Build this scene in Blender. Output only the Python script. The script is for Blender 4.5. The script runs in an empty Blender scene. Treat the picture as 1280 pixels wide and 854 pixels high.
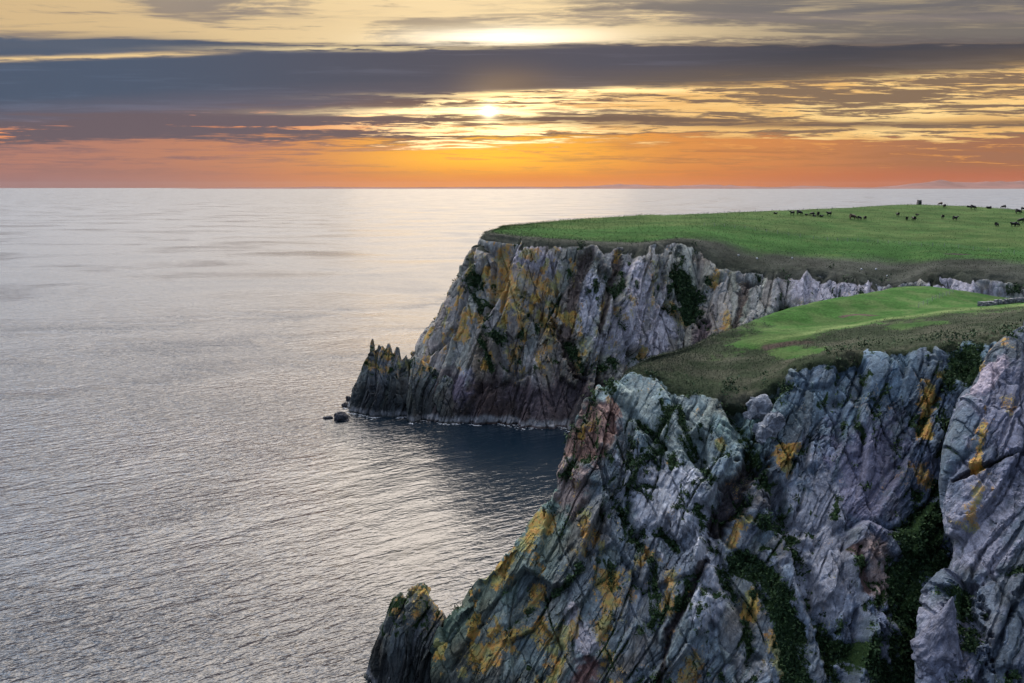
import bpy, math, random
import numpy as np
from concurrent.futures import ThreadPoolExecutor
from mathutils import Vector
from mathutils.bvhtree import BVHTree

random.seed(7)
rng = np.random.default_rng(11)
scene = bpy.context.scene
COL = scene.collection
F32 = np.float32

# ------------------------------------------------------------------ camera geometry (metres, sea level z = 0, looking along +Y)
CAM_H = 80.0
PITCH = math.radians(11.0)
FPX = 995.0
CP, SP = math.cos(PITCH), math.sin(PITCH)


def P(px, py, Y):
    """world point seen in the direction of photo point (px, py), Y metres ahead"""
    a = (px - 640) / FPX
    q = (py - 427) / FPX
    dy = CP - q * SP
    dz = -SP - q * CP
    return (a * Y / dy, Y, CAM_H + Y * dz / dy)


def ray(px, py):
    a = (px - 640) / FPX
    q = (py - 427) / FPX
    return Vector((a, CP - q * SP, -SP - q * CP)).normalized()


def proj(p):
    x, y, z = p[:, 0], p[:, 1], p[:, 2] - CAM_H
    f = y * CP - z * SP
    up = y * SP + z * CP
    return 640 + FPX * x / f, 427 - FPX * up / f


# ------------------------------------------------------------------ numpy noise
POOL = ThreadPoolExecutor(4)


def chunked(fn, p, *a):
    n = len(p)
    if n < 20000:
        return fn(p, *a)
    idx = np.array_split(np.arange(n), max(4, n // 60000))
    res = list(POOL.map(lambda i: fn(p[i[0]:i[-1] + 1], *a), idx))
    if isinstance(res[0], tuple):
        return tuple(np.concatenate([r[k] for r in res]) for k in range(len(res[0])))
    return np.concatenate(res)


_perm = np.random.default_rng(5).permutation(256).astype(np.int32)
PERM = np.concatenate([_perm, _perm, _perm])
_g = np.random.default_rng(6).normal(size=(256, 3))
GRAD = (_g / np.linalg.norm(_g, axis=1)[:, None]).astype(F32)


def _perlin(p):
    pi = np.floor(p).astype(np.int32)
    f = (p - pi).astype(F32)
    pi &= 255
    w = f * f * f * (f * (f * 6 - 15) + 10)
    x0 = PERM[pi[:, 0]]; x1 = PERM[pi[:, 0] + 1]
    out = []
    for dz in (0, 1):
        row = []
        for dy in (0, 1):
            c = []
            for dx, xx in ((0, x0), (1, x1)):
                h = PERM[PERM[xx + pi[:, 1] + dy] + pi[:, 2] + dz]
                g = GRAD[h]
                c.append(g[:, 0] * (f[:, 0] - dx) + g[:, 1] * (f[:, 1] - dy) + g[:, 2] * (f[:, 2] - dz))
            row.append(c[0] + w[:, 0] * (c[1] - c[0]))
        out.append(row[0] + w[:, 1] * (row[1] - row[0]))
    return (out[0] + w[:, 2] * (out[1] - out[0])) * 1.6


def _fbm(p, octs, gain):
    s = 0; a = 1.0; t = 0
    p = p.astype(F32)
    for o in range(octs):
        s = s + a * _perlin(p)
        t += a; a *= gain; p = p * 2.03 + 17.3
    return s / t * 1.5


def fbm(p, scale, octs=4, gain=0.5, off=0.0):
    return chunked(_fbm, p / np.asarray(scale, F32) + off, octs, gain)


RT = np.random.default_rng(8).random((4096, 8)).astype(F32)


def _voro(p, seed, jit):
    pi = np.floor(p).astype(np.int32)
    f = (p - pi).astype(F32)
    n = len(p)
    f1 = np.full(n, 9, F32); f2 = np.full(n, 9, F32)
    idb = np.zeros(n, np.int32); vb = np.zeros((n, 3), F32)
    for dx in (-1, 0, 1):
        hx = (pi[:, 0] + dx) * 73856093
        for dy in (-1, 0, 1):
            hy = hx ^ ((pi[:, 1] + dy) * 19349663)
            for dz in (-1, 0, 1):
                h = hy ^ ((pi[:, 2] + dz) * 83492791) ^ (seed * 374761)
                h = (h ^ (h >> 13)) & 4095
                r = RT[h]
                ex = f[:, 0] - dx - 0.5 - jit * (r[:, 0] - .5)
                ey = f[:, 1] - dy - 0.5 - jit * (r[:, 1] - .5)
                ez = f[:, 2] - dz - 0.5 - jit * (r[:, 2] - .5)
                d = ex * ex + ey * ey + ez * ez
                m = d < f1
                f2 = np.where(m, f1, np.minimum(f2, d))
                f1 = np.where(m, d, f1)
                idb[m] = h[m]
                vb[m, 0] = ex[m]; vb[m, 1] = ey[m]; vb[m, 2] = ez[m]
    return np.sqrt(f1), np.sqrt(f2), idb, vb


def voro(p, seed, jit=0.95):
    return chunked(_voro, p.astype(F32), seed, jit)


def sstep(a, b, x):
    t = np.clip((x - a) / (b - a), 0, 1)
    return t * t * (3 - 2 * t)


def mix(a, b, t):
    t = np.asarray(t)
    if np.ndim(a) > 1 or np.ndim(b) > 1 or (np.ndim(a) == 1 and len(np.atleast_1d(a)) == 3):
        t = t[..., None]
    return a + (b - a) * t


# ------------------------------------------------------------------ lofted sheets
def catmull(C, counts):
    """resample control array along axis 0; counts = samples for each interval"""
    n = len(C)
    E = np.concatenate([(2 * C[0] - C[1])[None], C, (2 * C[-1] - C[-2])[None]])
    out = []
    for i in range(n - 1):
        p0, p1, p2, p3 = E[i], E[i + 1], E[i + 2], E[i + 3]
        m = counts[i]
        t = (np.arange(m) / m).reshape((m,) + (1,) * (C.ndim - 1))
        # tension-limited tangents
        m1 = (p2 - p0) * 0.42; m2 = (p3 - p1) * 0.42
        h00 = 2 * t**3 - 3 * t**2 + 1; h10 = t**3 - 2 * t**2 + t
        h01 = -2 * t**3 + 3 * t**2; h11 = t**3 - t**2
        out.append(h00 * p1 + h10 * m1 + h01 * p2 + h11 * m2)
    out.append(C[-1][None])
    return np.concatenate(out)


def loft(C, cu, cv):
    C = np.asarray(C, float)
    G = catmull(C, cu)                                  # (U, nv, 3)
    G = catmull(np.swapaxes(G, 0, 1), cv)               # (V, U, 3)
    return np.swapaxes(G, 0, 1)                         # (U, V, 3)


def idx_param(counts):
    return np.concatenate([i + np.arange(m) / m for i, m in enumerate(counts)] + [[len(counts)]])


def grid_normals(G):
    du = np.gradient(G, axis=0); dv = np.gradient(G, axis=1)
    n = np.cross(du, dv)
    return n / (np.linalg.norm(n, axis=2)[..., None] + 1e-9)


def blur(A, k):
    for ax in (0, 1):
        for _ in range(2):
            pad = [(0, 0)] * A.ndim; pad[ax] = (k + 1, k)
            B = np.cumsum(np.pad(A, pad, mode='edge'), axis=ax)
            n = A.shape[ax]
            A = (np.take(B, np.arange(2 * k + 1, 2 * k + 1 + n), axis=ax) - np.take(B, np.arange(n), axis=ax)) / (2 * k + 1)
    return A


def link(o, parent=None):
    COL.objects.link(o)
    if parent:
        o.parent = parent
    return o


def raw_mesh(name, verts, quads, mat, smooth=None, attrs=None, corners=4):
    me = bpy.data.meshes.new(name)
    verts = np.ascontiguousarray(verts, F32); quads = np.ascontiguousarray(quads, np.int32)
    nf = len(quads)
    me.vertices.add(len(verts)); me.vertices.foreach_set('co', verts.ravel())
    me.loops.add(nf * corners); me.loops.foreach_set('vertex_index', quads.ravel())
    me.polygons.add(nf); me.polygons.foreach_set('loop_start', np.arange(0, nf * corners, corners, dtype=np.int32))
    if smooth is None:
        smooth = np.zeros(nf, bool)
    me.polygons.foreach_set('use_smooth', np.ascontiguousarray(smooth, bool))
    me.update(calc_edges=True)
    for k, a in (attrs or {}).items():
        at = me.attributes.new(k, 'FLOAT_COLOR', 'POINT')
        rgba = np.ones((len(verts), 4), F32); rgba[:, :a.shape[1]] = a
        at.data.foreach_set('color', rgba.ravel())
    me.materials.append(mat)
    return me


def grid_quads(U, V, flip=False):
    i = np.arange(U * V).reshape(U, V)
    a, b, c, d = i[:-1, :-1], i[1:, :-1], i[1:, 1:], i[:-1, 1:]
    q = np.stack([a, b, c, d] if not flip else [a, d, c, b], -1).reshape(-1, 4)
    return q


def dist_poly(p, poly):
    """distance of points to a world polyline"""
    best = np.full(len(p), 1e9, F32)
    for a, b in zip(poly[:-1], poly[1:]):
        ab = b - a; L = (ab @ ab) + 1e-9
        t = np.clip(((p - a) @ ab) / L, 0, 1)
        d = np.linalg.norm(p - (a + t[:, None] * ab), axis=1)
        best = np.minimum(best, d)
    return best


def on_surface(G, pts, rows=None):
    """photo points -> world points on a sheet (nearest visible grid node)"""
    g = G if rows is None else G[:, rows[0]:rows[1]]
    v = g.reshape(-1, 3)
    X, Y = proj(v)
    out = []
    for (x, y) in pts:
        d = (X - x) ** 2 + (Y - y) ** 2
        k = np.argsort(d)[:6]
        dep = v[k, 1]
        out.append(v[k[np.argmin(d[k] + 0 * dep)]])
    return [np.array(o) for o in out]


# ------------------------------------------------------------------ node helper
class S:
    def __init__(s, nt, sock): s.nt = nt; s.k = sock

    def _m(s, op, *o, clamp=False):
        n = s.nt.nodes.new('ShaderNodeMath'); n.operation = op; n.use_clamp = clamp
        for i, x in enumerate((s,) + o):
            if isinstance(x, S): s.nt.links.new(x.k, n.inputs[i])
            else: n.inputs[i].default_value = x
        return S(s.nt, n.outputs[0])
    def __add__(s, o): return s._m('ADD', o)
    __radd__ = __add__
    def __sub__(s, o): return s._m('SUBTRACT', o)
    def __rsub__(s, o): return (s * -1.0) + o
    def __mul__(s, o): return s._m('MULTIPLY', o)
    __rmul__ = __mul__
    def __truediv__(s, o): return s._m('DIVIDE', o)
    def max(s, o): return s._m('MAXIMUM', o)
    def min(s, o): return s._m('MINIMUM', o)
    def pw(s, o): return s._m('POWER', o)
    def clamp(s): return s._m('ADD', 0.0, clamp=True)
    def ss(s, a, b):
        n = s.nt.nodes.new('ShaderNodeMapRange'); n.interpolation_type = 'SMOOTHSTEP'
        s.nt.links.new(s.k, n.inputs[0])
        for i, x in ((1, a), (2, b)):
            if isinstance(x, S): s.nt.links.new(x.k, n.inputs[i])
            else: n.inputs[i].default_value = x
        return S(s.nt, n.outputs[0])
    def gauss(s, c, w):
        d = (s - c) / w
        return (d * d * -1.0)._m('EXPONENT')


def cmix(nt, a, b, f, mode='MIX'):
    n = nt.nodes.new('ShaderNodeMix'); n.data_type = 'RGBA'; n.blend_type = mode; n.clamp_factor = True
    for i, x in ((0, f), (6, a), (7, b)):
        if isinstance(x, S): nt.links.new(x.k, n.inputs[i])
        elif i == 0: n.inputs[0].default_value = x
        else: n.inputs[i].default_value = (*x, 1.0) if len(x) == 3 else x
    return S(nt, n.outputs[2])


def noise(nt, vec, scale=1.0, detail=4.0, rough=0.5, dist=0.0):
    n = nt.nodes.new('ShaderNodeTexNoise'); n.noise_dimensions = '3D'
    if vec is not None: nt.links.new(vec.k, n.inputs['Vector'])
    n.inputs['Scale'].default_value = scale; n.inputs['Detail'].default_value = detail
    n.inputs['Roughness'].default_value = rough; n.inputs['Distortion'].default_value = dist
    return S(nt, n.outputs[0])


def comb(nt, x, y, z=0.0):
    n = nt.nodes.new('ShaderNodeCombineXYZ')
    for i, v in enumerate((x, y, z)):
        if isinstance(v, S): nt.links.new(v.k, n.inputs[i])
        else: n.inputs[i].default_value = v
    return S(nt, n.outputs[0])


def sepxyz(nt, vec):
    n = nt.nodes.new('ShaderNodeSeparateXYZ'); nt.links.new(vec.k, n.inputs[0])
    return [S(nt, o) for o in n.outputs]


def mapping(nt, vec, scale=(1, 1, 1), rot=(0, 0, 0)):
    n = nt.nodes.new('ShaderNodeMapping'); nt.links.new(vec.k, n.inputs[0])
    n.inputs['Scale'].default_value = scale; n.inputs['Rotation'].default_value = rot
    return S(nt, n.outputs[0])


def geo_pos(nt):
    return S(nt, nt.nodes.new('ShaderNodeNewGeometry').outputs['Position'])


def new_mat(name):
    m = bpy.data.materials.new(name); m.use_nodes = True
    nt = m.node_tree
    b = nt.nodes['Principled BSDF']
    return m, nt, b


def setin(nt, b, name, v):
    if isinstance(v, S): nt.links.new(v.k, b.inputs[name])
    elif isinstance(v, tuple) and len(v) == 3: b.inputs[name].default_value = (*v, 1)
    else: b.inputs[name].default_value = v


def bump(nt, b, h, strength, dist, prev=None, fw=None):
    n = nt.nodes.new('ShaderNodeBump')
    if fw: n.inputs['Filter Width'].default_value = fw
    n.inputs['Strength'].default_value = strength
    n.inputs['Distance'].default_value = dist
    nt.links.new(h.k, n.inputs['Height'])
    if prev is not None: nt.links.new(prev.k, n.inputs['Normal'])
    r = S(nt, n.outputs[0])
    nt.links.new(r.k, b.inputs['Normal'])
    return r


def attr(nt, name):
    n = nt.nodes.new('ShaderNodeAttribute'); n.attribute_name = name
    return S(nt, n.outputs['Color'])


def seprgb(nt, c):
    n = nt.nodes.new('ShaderNodeSeparateColor'); nt.links.new(c.k, n.inputs[0])
    return [S(nt, n.outputs[i]) for i in range(3)]


# ------------------------------------------------------------------ materials
def make_terrain(name, fine):
    """rock with lichen, moss, turf; 'tint' = stone colour, 'cover' = (turf, moss, lichen), 'field' = turf colour"""
    m, nt, b = new_mat(name)
    pos = geo_pos(nt)
    tint = attr(nt, 'tint'); field = attr(nt, 'field')
    grass, moss, lich = seprgb(nt, attr(nt, 'cover'))
    n1 = noise(nt, pos, 1.1 * fine, 6, .65)
    n2 = noise(nt, pos, 4.5 * fine, 5, .7)
    n3 = noise(nt, mapping(nt, pos, (2.2 * fine, 2.2 * fine, .35 * fine), (.1, .35, 0)), 1.0, 5, .65)
    stone = cmix(nt, tint, cmix(nt, (.30, .30, .32), (1.75, 1.75, 1.72), n1.ss(.27, .73)), .42, 'MULTIPLY')
    stone = cmix(nt, stone, cmix(nt, (.45, .45, .46), (1.5, 1.5, 1.5), n2.ss(.3, .7)), .42, 'MULTIPLY')
    stone = cmix(nt, stone, cmix(nt, (.62, .6, .6), (1.25, 1.27, 1.3), n3.ss(.3, .7)), .7, 'MULTIPLY')
    # pale specks of lichen and droppings
    sp = noise(nt, pos, 2.6 * fine, 4, .8).ss(.655, .70)
    stone = cmix(nt, stone, (.62, .62, .64), sp * .5)
    lc = cmix(nt, (.42, .30, .05), (.46, .22, .04), n1.ss(.4, .6))
    lc = cmix(nt, lc, (.26, .26, .09), noise(nt, pos, .35 * fine, 3).ss(.45, .65))
    lf = (lich + (n2 - .5) * 1.5 + (n1 - .5) * 1.3 + (n3 - .5) * 1.2 + (noise(nt, pos, 9 * fine, 3, .7) - .5) * .8).ss(.50, .60)
    c = cmix(nt, stone, lc, lf * .85)
    mc = cmix(nt, (.012, .026, .012), (.032, .055, .018), n2.ss(.35, .65))
    mf = (moss + (n2 - .5) * 1.0 + (n1 - .5) * 1.1 + (noise(nt, pos, .45 * fine, 3) - .5) * .5).ss(.38, .58)
    c = cmix(nt, c, mc, mf)
    gn = noise(nt, mapping(nt, pos, (1.2, 2.0, 2.5)), 1.6, 6, .7)
    gc = cmix(nt, field, cmix(nt, (.35, .35, .33), (1.7, 1.65, 1.6), gn.ss(.28, .72)), .7, 'MULTIPLY')
    gl = noise(nt, mapping(nt, pos, (.05, .12, .12)), 1.0, 5, .62)
    gc = cmix(nt, gc, cmix(nt, (.66, .70, .62), (1.38, 1.28, 1.3), gl.ss(.32, .68)), .8, 'MULTIPLY')
    gf = (grass + (n2 - .5) * .5 + (n1 - .5) * .4).ss(.35, .6)
    c = cmix(nt, c, gc, gf)
    setin(nt, b, 'Base Color', c)
    setin(nt, b, 'Roughness', .85)
    setin(nt, b, 'Specular IOR Level', (1 - gf.max(mf)) * .26 + .02)
    vn = nt.nodes.new('ShaderNodeTexVoronoi'); vn.feature = 'DISTANCE_TO_EDGE'
    wv = cmix(nt, mapping(nt, pos, (1.3 * fine, .9 * fine, .55 * fine), (0, .5, 0)), S(nt, nt.nodes.new('ShaderNodeTexNoise').outputs[1]), 0.0)
    nt.links.new(wv.k, vn.inputs['Vector']); vn.inputs['Scale'].default_value = 1.0; vn.inputs['Randomness'].default_value = 1
    crack = S(nt, vn.outputs[0]).ss(0.0, .07)
    h = n2 * .35 + n1 * .35 + noise(nt, pos, 14 * fine, 3, .6) * .18 + crack * (1 - (gf.max(mf)) * .9) * .28
    bump(nt, b, h, .75, .18 / fine)
    return m


MAT_NEAR = make_terrain('weathered_schist', 1.0)
MAT_FAR = make_terrain('weathered_schist_far', .55)


def plain(name, col, rough=.8, var=.35, scale=3.0, bmp=.4, spec=.3):
    m, nt, b = new_mat(name)
    pos = geo_pos(nt)
    n = noise(nt, pos, scale, 5, .6)
    lo = tuple(x * (1 - var) for x in col); hi = tuple(x * (1 + var) for x in col)
    setin(nt, b, 'Base Color', cmix(nt, lo, hi, n.ss(.3, .7)))
    setin(nt, b, 'Roughness', rough); b.inputs['Specular IOR Level'].default_value = spec
    if bmp: bump(nt, b, n, bmp, .05)
    return m


def leafy(name, a, bcol, c3):
    m, nt, b = new_mat(name)
    n = nt.nodes.new('ShaderNodeNewGeometry')
    r = S(nt, n.outputs['Random Per Island'])
    c = cmix(nt, a, bcol, r)
    c = cmix(nt, c, c3, noise(nt, geo_pos(nt), .25, 3).ss(.5, .65) * .7)
    setin(nt, b, 'Base Color', c); setin(nt, b, 'Roughness', .8)
    b.inputs['Specular IOR Level'].default_value = .2
    return m


MAT_SHRUB = leafy('cliff_foliage', (.012, .028, .016), (.050, .088, .032), (.034, .070, .026))
MAT_TURF = leafy('turf_blades', (.050, .062, .036), (.082, .090, .056), (.055, .092, .034))
MAT_FIELD = leafy('pasture_blades', (.036, .086, .022), (.070, .110, .036), (.048, .086, .024))
MAT_COW = plain('black_hide', (.012, .011, .011), .6, .3, 2, 0)
MAT_COWB = plain('brown_hide', (.075, .045, .028), .6, .3, 2, 0)
MAT_WOOD = plain('grey_fence_wood', (.27, .265, .25), .85, .3, 6, .3)
MAT_WIRE = plain('galvanised_wire', (.22, .22, .22), .5, .1, 6, 0)
MAT_TOWER = plain('tower_stone', (.16, .14, .125), .9, .5, 2.2, .6)
MAT_DARK = plain('doorway_shadow_stone', (.03, .027, .025), .9, .3, 4, 0)
MAT_WALL = plain('dry_stone', (.15, .15, .16), .9, .5, 1.5, .6)
MAT_HILL = plain('haze_red_moorland', (.17, .075, .055), 1, .2, .0006, 0)  # moor brown with the reddish sunset haze mixed into the base colour

# ------------------------------------------------------------------ rock relief
def frame(lean_deg, yaw_deg=0):
    """rock frame: long axis leans in the cliff plane"""
    a = math.radians(lean_deg); y = math.radians(yaw_deg)
    t = np.array([math.sin(a) * math.cos(y), math.sin(a) * math.sin(y), math.cos(a)])
    w = np.array([-math.sin(y), math.cos(y), 0])
    s = np.cross(w, t)
    return np.stack([s, w, t])          # rows: across, into cliff, along


def _cells(q, seed):
    """skewed block jointing: Chebyshev cells. returns F1, F2, id, offset vector"""
    pi = np.floor(q).astype(np.int32)
    f = (q - pi).astype(F32)
    n = len(q)
    f1 = np.full(n, 9, F32); f2 = np.full(n, 9, F32)
    idb = np.zeros(n, np.int32); vb = np.zeros((n, 3), F32)
    for dx in (-1, 0, 1):
        hx = (pi[:, 0] + dx) * 73856093
        for dy in (-1, 0, 1):
            hy = hx ^ ((pi[:, 1] + dy) * 19349663)
            for dz in (-1, 0, 1):
                h = hy ^ ((pi[:, 2] + dz) * 83492791) ^ (seed * 374761)
                h = (h ^ (h >> 13)) & 4095
                r = RT[h]
                ex = f[:, 0] - dx - 0.5 - .9 * (r[:, 0] - .5)
                ey = f[:, 1] - dy - 0.5 - .9 * (r[:, 1] - .5)
                ez = f[:, 2] - dz - 0.5 - .9 * (r[:, 2] - .5)
                d = np.maximum(np.maximum(np.abs(ex), np.abs(ey)), np.abs(ez) * .8) + .12 * (np.abs(ex) + np.abs(ey))
                m = d < f1
                f2 = np.where(m, f1, np.minimum(f2, d))
                f1 = np.where(m, d, f1)
                idb[m] = h[m]
                vb[m, 0] = ex[m]; vb[m, 1] = ey[m]; vb[m, 2] = ez[m]
    return f1, f2, idb, vb


def rock_relief(p, nrm, joints, size, seed, strength, aniso=2.3, smooth=0.0, big=.45, plates=.36, shape=None, warp=1.0, lines=1.0):
    """jointed, slabby rock: blocks bounded by two steep joint sets. returns displacement (m), joint depth 0..1, ids, coords"""
    a1, a2 = np.radians(joints[0]), np.radians(joints[1])
    w1 = np.stack([fbm(p, 22 * size, 2, off=seed), fbm(p, 22 * size, 2, off=seed + 31), fbm(p, 22 * size, 2, off=seed + 57)], -1) * 2.2 * size * warp
    w2 = np.stack([fbm(p, .9 * size, 3, .6, off=seed + 5), fbm(p, .9 * size, 3, .6, off=seed + 36), fbm(p, .9 * size, 3, .6, off=seed + 62)], -1) * .17 * size
    x = p + w1 + w2
    A = x[:, 0] * np.sin(a1) - x[:, 2] * np.cos(a1)
    B = x[:, 0] * np.sin(a2) + x[:, 2] * np.cos(a2)
    q = np.stack([A, B, x[:, 1]], -1)
    frac = sstep(-.35, .40, fbm(p, 12 * size, 3, .5, off=seed + 90)) * (1 - smooth)
    d = np.zeros(len(p), F32); joint = np.zeros(len(p), F32); ids = []
    for k, (cell, off, tilt, jd, jw, fm_) in enumerate(((15.0, 1.25, .32, 1.1, .40, .0), (6.2, .95, .38, .95, .26, .15), (2.5, .50, .44, .42, .13, .6), (.9, .15, .36, .13, .07, .85))):
        cell *= size; off *= size; jd *= size
        sc = np.array([1 / cell, 1 / (cell * aniso), 1 / (cell * 2.0)])
        f1, f2, h, v = chunked(_cells, (q * sc).astype(F32), seed + k * 7)
        r = RT[h]
        vv = v / sc
        lv = (1 - fm_) + fm_ * frac * 1.3
        pl = off * (r[:, 3] - .5) * 2 + tilt * (vv[:, 0] * (r[:, 4] - .5) * 2 + vv[:, 1] * (r[:, 5] - .5) / aniso * 1.4)
        e = (f2 - f1) * cell
        j = 1 - sstep(0, jw * size * 1.6, e)
        j = j * np.clip(-.1 + 1.5 * r[:, 7], 0, 1) * lv
        d += (pl * lv - jd * j) * strength
        if shape is not None and k == 1:
            d = blur(d.reshape(shape).astype(np.float64), 1).ravel()
        joint = np.maximum(joint, j * (1.0, 1.0, .7, .4)[k])
        if k: ids.append(h)
        q = q + np.stack([r[:, 0], r[:, 1], r[:, 2]], -1) * cell * .8
    d += strength * size * (big * fbm(p, 17 * size, 2, .5, seed + 70) + .04 * fbm(p, 1.6 * size, 4, .6, seed) * (.3 + frac) + .03 * fbm(p, .4 * size, 3, .6, seed + 9) * (.3 + frac))
    # long open joints of both sets
    x = p + w1 * 1.4 + w2 * .7
    A2 = x[:, 0] * np.sin(a1) - x[:, 2] * np.cos(a1); B2 = x[:, 0] * np.sin(a2) + x[:, 2] * np.cos(a2)
    for (U_, V_, sp, dep, wd, sd_) in ((A2, B2, 3.1, .75, .17, 1), (B2, A2, 5.2, .6, .15, 2), (A2, B2, 1.3, .28, .09, 3)):
        sp, dep, wd = sp * size, dep * size, wd * size
        i_ = np.floor(U_ / sp); r_ = RT[(i_.astype(np.int64) * 131 + sd_ * 977) & 4095]
        e_ = np.abs(U_ / sp - i_ - (.25 + .5 * r_[:, 0])) * sp
        on = fbm(np.stack([i_ * 7.3 + sd_, V_ / (9 * size), x[:, 1] / (14 * size)], -1), 1.0, 2, .5, seed) + .12
        j_ = (1 - sstep(wd * .3, wd * 1.5, e_)) * sstep(-.05, .2, on)
        lk = lines if sd_ < 3 else lines ** 4
        d -= dep * strength * j_ * lk
        joint = np.maximum(joint, lk * j_ * (.95 if sd_ < 3 else .5))
    # bedding plates leaning with the first joint set
    s_ = A / (1.5 * size) + .35 * fbm(p, 8 * size, 2, off=seed + 3)
    saw = s_ - np.floor(s_)
    amp = sstep(0, .45, fbm(p, 13 * size, 2, off=seed + 80))
    d += strength * size * plates * amp * (saw - .5)
    joint = np.maximum(joint, amp * (1 - sstep(.0, .08, saw)) * .5)
    return d, joint, ids, q


PAL = np.array([(.24, .25, .27), (.27, .25, .275), (.22, .24, .215), (.36, .36, .375), (.285, .24, .22), (.16, .16, .175), (.27, .258, .235), (.25, .255, .27)], F32)


def stone_tint(p, ids, q, seed, size, sat=1.0):
    a = PAL[(ids[0] * 7 + seed) % len(PAL)]
    b = PAL[(ids[1] * 5 + seed + 1) % len(PAL)]
    c = PAL[(ids[2] * 3 + seed + 2) % len(PAL)]
    n = fbm(p, 12 * size, 3, off=seed + 40)
    t = a * .45 + b * .43 + c * .12
    t = t * (.72 + .56 * RT[ids[0], 1] * .5 + .56 * RT[ids[1], 2] * .5)[:, None]
    br = np.array((.20, .145, .115), F32)
    t = mix(t, np.broadcast_to(br, t.shape), sstep(.25, .6, n) * .6)
    st = chunked(_fbm, (p @ frame(28, 0).T) / np.array([.7, .7, 7.0]) / size, 4, .6)
    t = t * (1 + .5 * st)[:, None] * np.array((.66, .765, .805), F32)
    g = t.mean(1, keepdims=True)
    return np.clip(g + (t - g) * sat, .02, .7).astype(F32)


BVHS = {}


def bvh_of(name, G, step=3):
    g = G[::step, ::step]
    U, V = g.shape[:2]
    BVHS[name] = BVHTree.FromPolygons([tuple(v) for v in g.reshape(-1, 3)], [tuple(map(int, q)) for q in grid_quads(U, V)])


def hit(px, py, names):
    best = None
    for n in names:
        loc, nor, i, dist = BVHS[n].ray_cast(Vector((0, 0, CAM_H)), ray(px, py))
        if loc is not None and (best is None or dist < best[1]):
            best = (loc, dist)
    return best[0] if best else None


def hit_on(px, py, names, far=470):
    h = None
    while h is None or h.y > far:
        h = hit(px, py, names); py += .25
    return h


def ground_z(x, y, names):
    z = -1e9
    for n in names:
        loc, nor, i, dist = BVHS[n].ray_cast(Vector((x, y, 200)), Vector((0, 0, -1)))
        if loc is not None: z = max(z, loc.z)
    return z


def apply_features(p, base_G, rows, feats, wob, fsz=1.0):
    """feats: (photo polyline, half width m, depth m, moss, lichen, colour or None)"""
    wob2 = fbm(p, .8 * fsz, 3, .6, 77.7); wob3 = fbm(p, 4.5 * fsz, 3, .6, 37.7)
    d = np.zeros(len(p), F32); moss = np.zeros(len(p), F32); lich = np.zeros(len(p), F32)
    tint = np.zeros((len(p), 3), F32); tw = np.zeros(len(p), F32)
    for poly, hw, dep, ms, lc, colr in feats:
        w = on_surface(base_G, poly, rows)
        if len(w) == 1: w = [w[0], w[0] + np.array([.01, 0, 0])]
        lo = np.min(w, 0) - hw * 3.5; hi = np.max(w, 0) + hw * 3.5
        k = np.where(np.all((p > lo) & (p < hi), axis=1))[0]
        if len(k) == 0: continue
        dd = dist_poly(p[k], w) * (1 + .8 * wob[k]) + hw * (.45 * wob2[k] + .75 * wob3[k])
        f = 1 - sstep(hw * .1, hw * 1.5, dd)
        d[k] -= dep * (1 - sstep(hw * .3, hw * 1.2, dd))
        if ms: moss[k] = np.maximum(moss[k], ms * f * (1 if hw > 2.3 * fsz else sstep(-.40, .25, wob3[k] + .6 * wob2[k])))
        if lc: lich[k] = np.maximum(lich[k], lc * f)
        if colr is not None:
            u = f > tw[k]
            kk = k[u]; tint[kk] = colr; tw[kk] = f[u]
    return d, moss, lich, tint, tw


SEAFOOT = -4.0

# ================================================================== NEAR HEADLAND
def lin(a, b, t):
    return tuple(np.array(a) + (np.array(b) - np.array(a)) * t)


NH = [  # top of rock (photo point, Y), foot (x, y), then turf stations or None
    ((538, 803, 114.5), (-13, 110)), ((558, 768, 115), (-9, 107)), ((608, 712, 117), (-2, 105)), ((645, 672, 119), (4, 103)),
    ((688, 622, 122), (10, 101)), ((702, 570, 125), (15, 99.5)), ((726, 512, 129), (20, 98)),
    ((765, 476, 133), (24, 97)), ((818, 474, 133), (29, 96)), ((870, 494, 129), (34, 95)), ((935, 500, 127), (40, 94)),
    ((1000, 462, 129), (47, 93)), ((1080, 444, 129), (56, 92)), ((1170, 434, 127), (66, 90)), ((1250, 424, 124), (75, 88)),
    ((1340, 412, 120), (85, 86)), ((1480, 402, 118), (100, 84)), ((1700, 395, 118), (125, 83))]
NTOP = {7: [(775, 470, 135), (785, 464, 137), (795, 460, 139), (800, 458, 140)],
        8: [(830, 462, 136), (838, 452, 139), (846, 444, 142), (852, 440, 144)],
        9: [(878, 468, 136), (884, 446, 142), (890, 430, 148), (893, 421, 153)],
        10: [(938, 460, 137), (948, 427, 146), (950, 413, 155), (948, 398, 164)],
        11: [(1005, 436, 140), (1012, 417, 150), (1014, 402, 163), (1012, 380, 178)],
        12: [(1085, 420, 143), (1092, 401, 156), (1092, 389, 172), (1090, 366, 192)],
        13: [(1174, 410, 143), (1182, 389.5, 160), (1178, 381, 178), (1158, 357.5, 202)],
        14: [(1260, 402, 143), (1272, 381, 165), (1268, 381, 182), (1262, 373, 202)],
        15: [(1350, 392, 142), (1370, 372, 165), (1370, 376, 182), (1370, 380, 205)],
        16: [(1500, 385, 142), (1520, 368, 165), (1530, 370, 185), (1540, 370, 215)],
        17: [(1720, 380, 142), (1740, 365, 165), (1750, 365, 190), (1760, 365, 225)]}
cols = []
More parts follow.
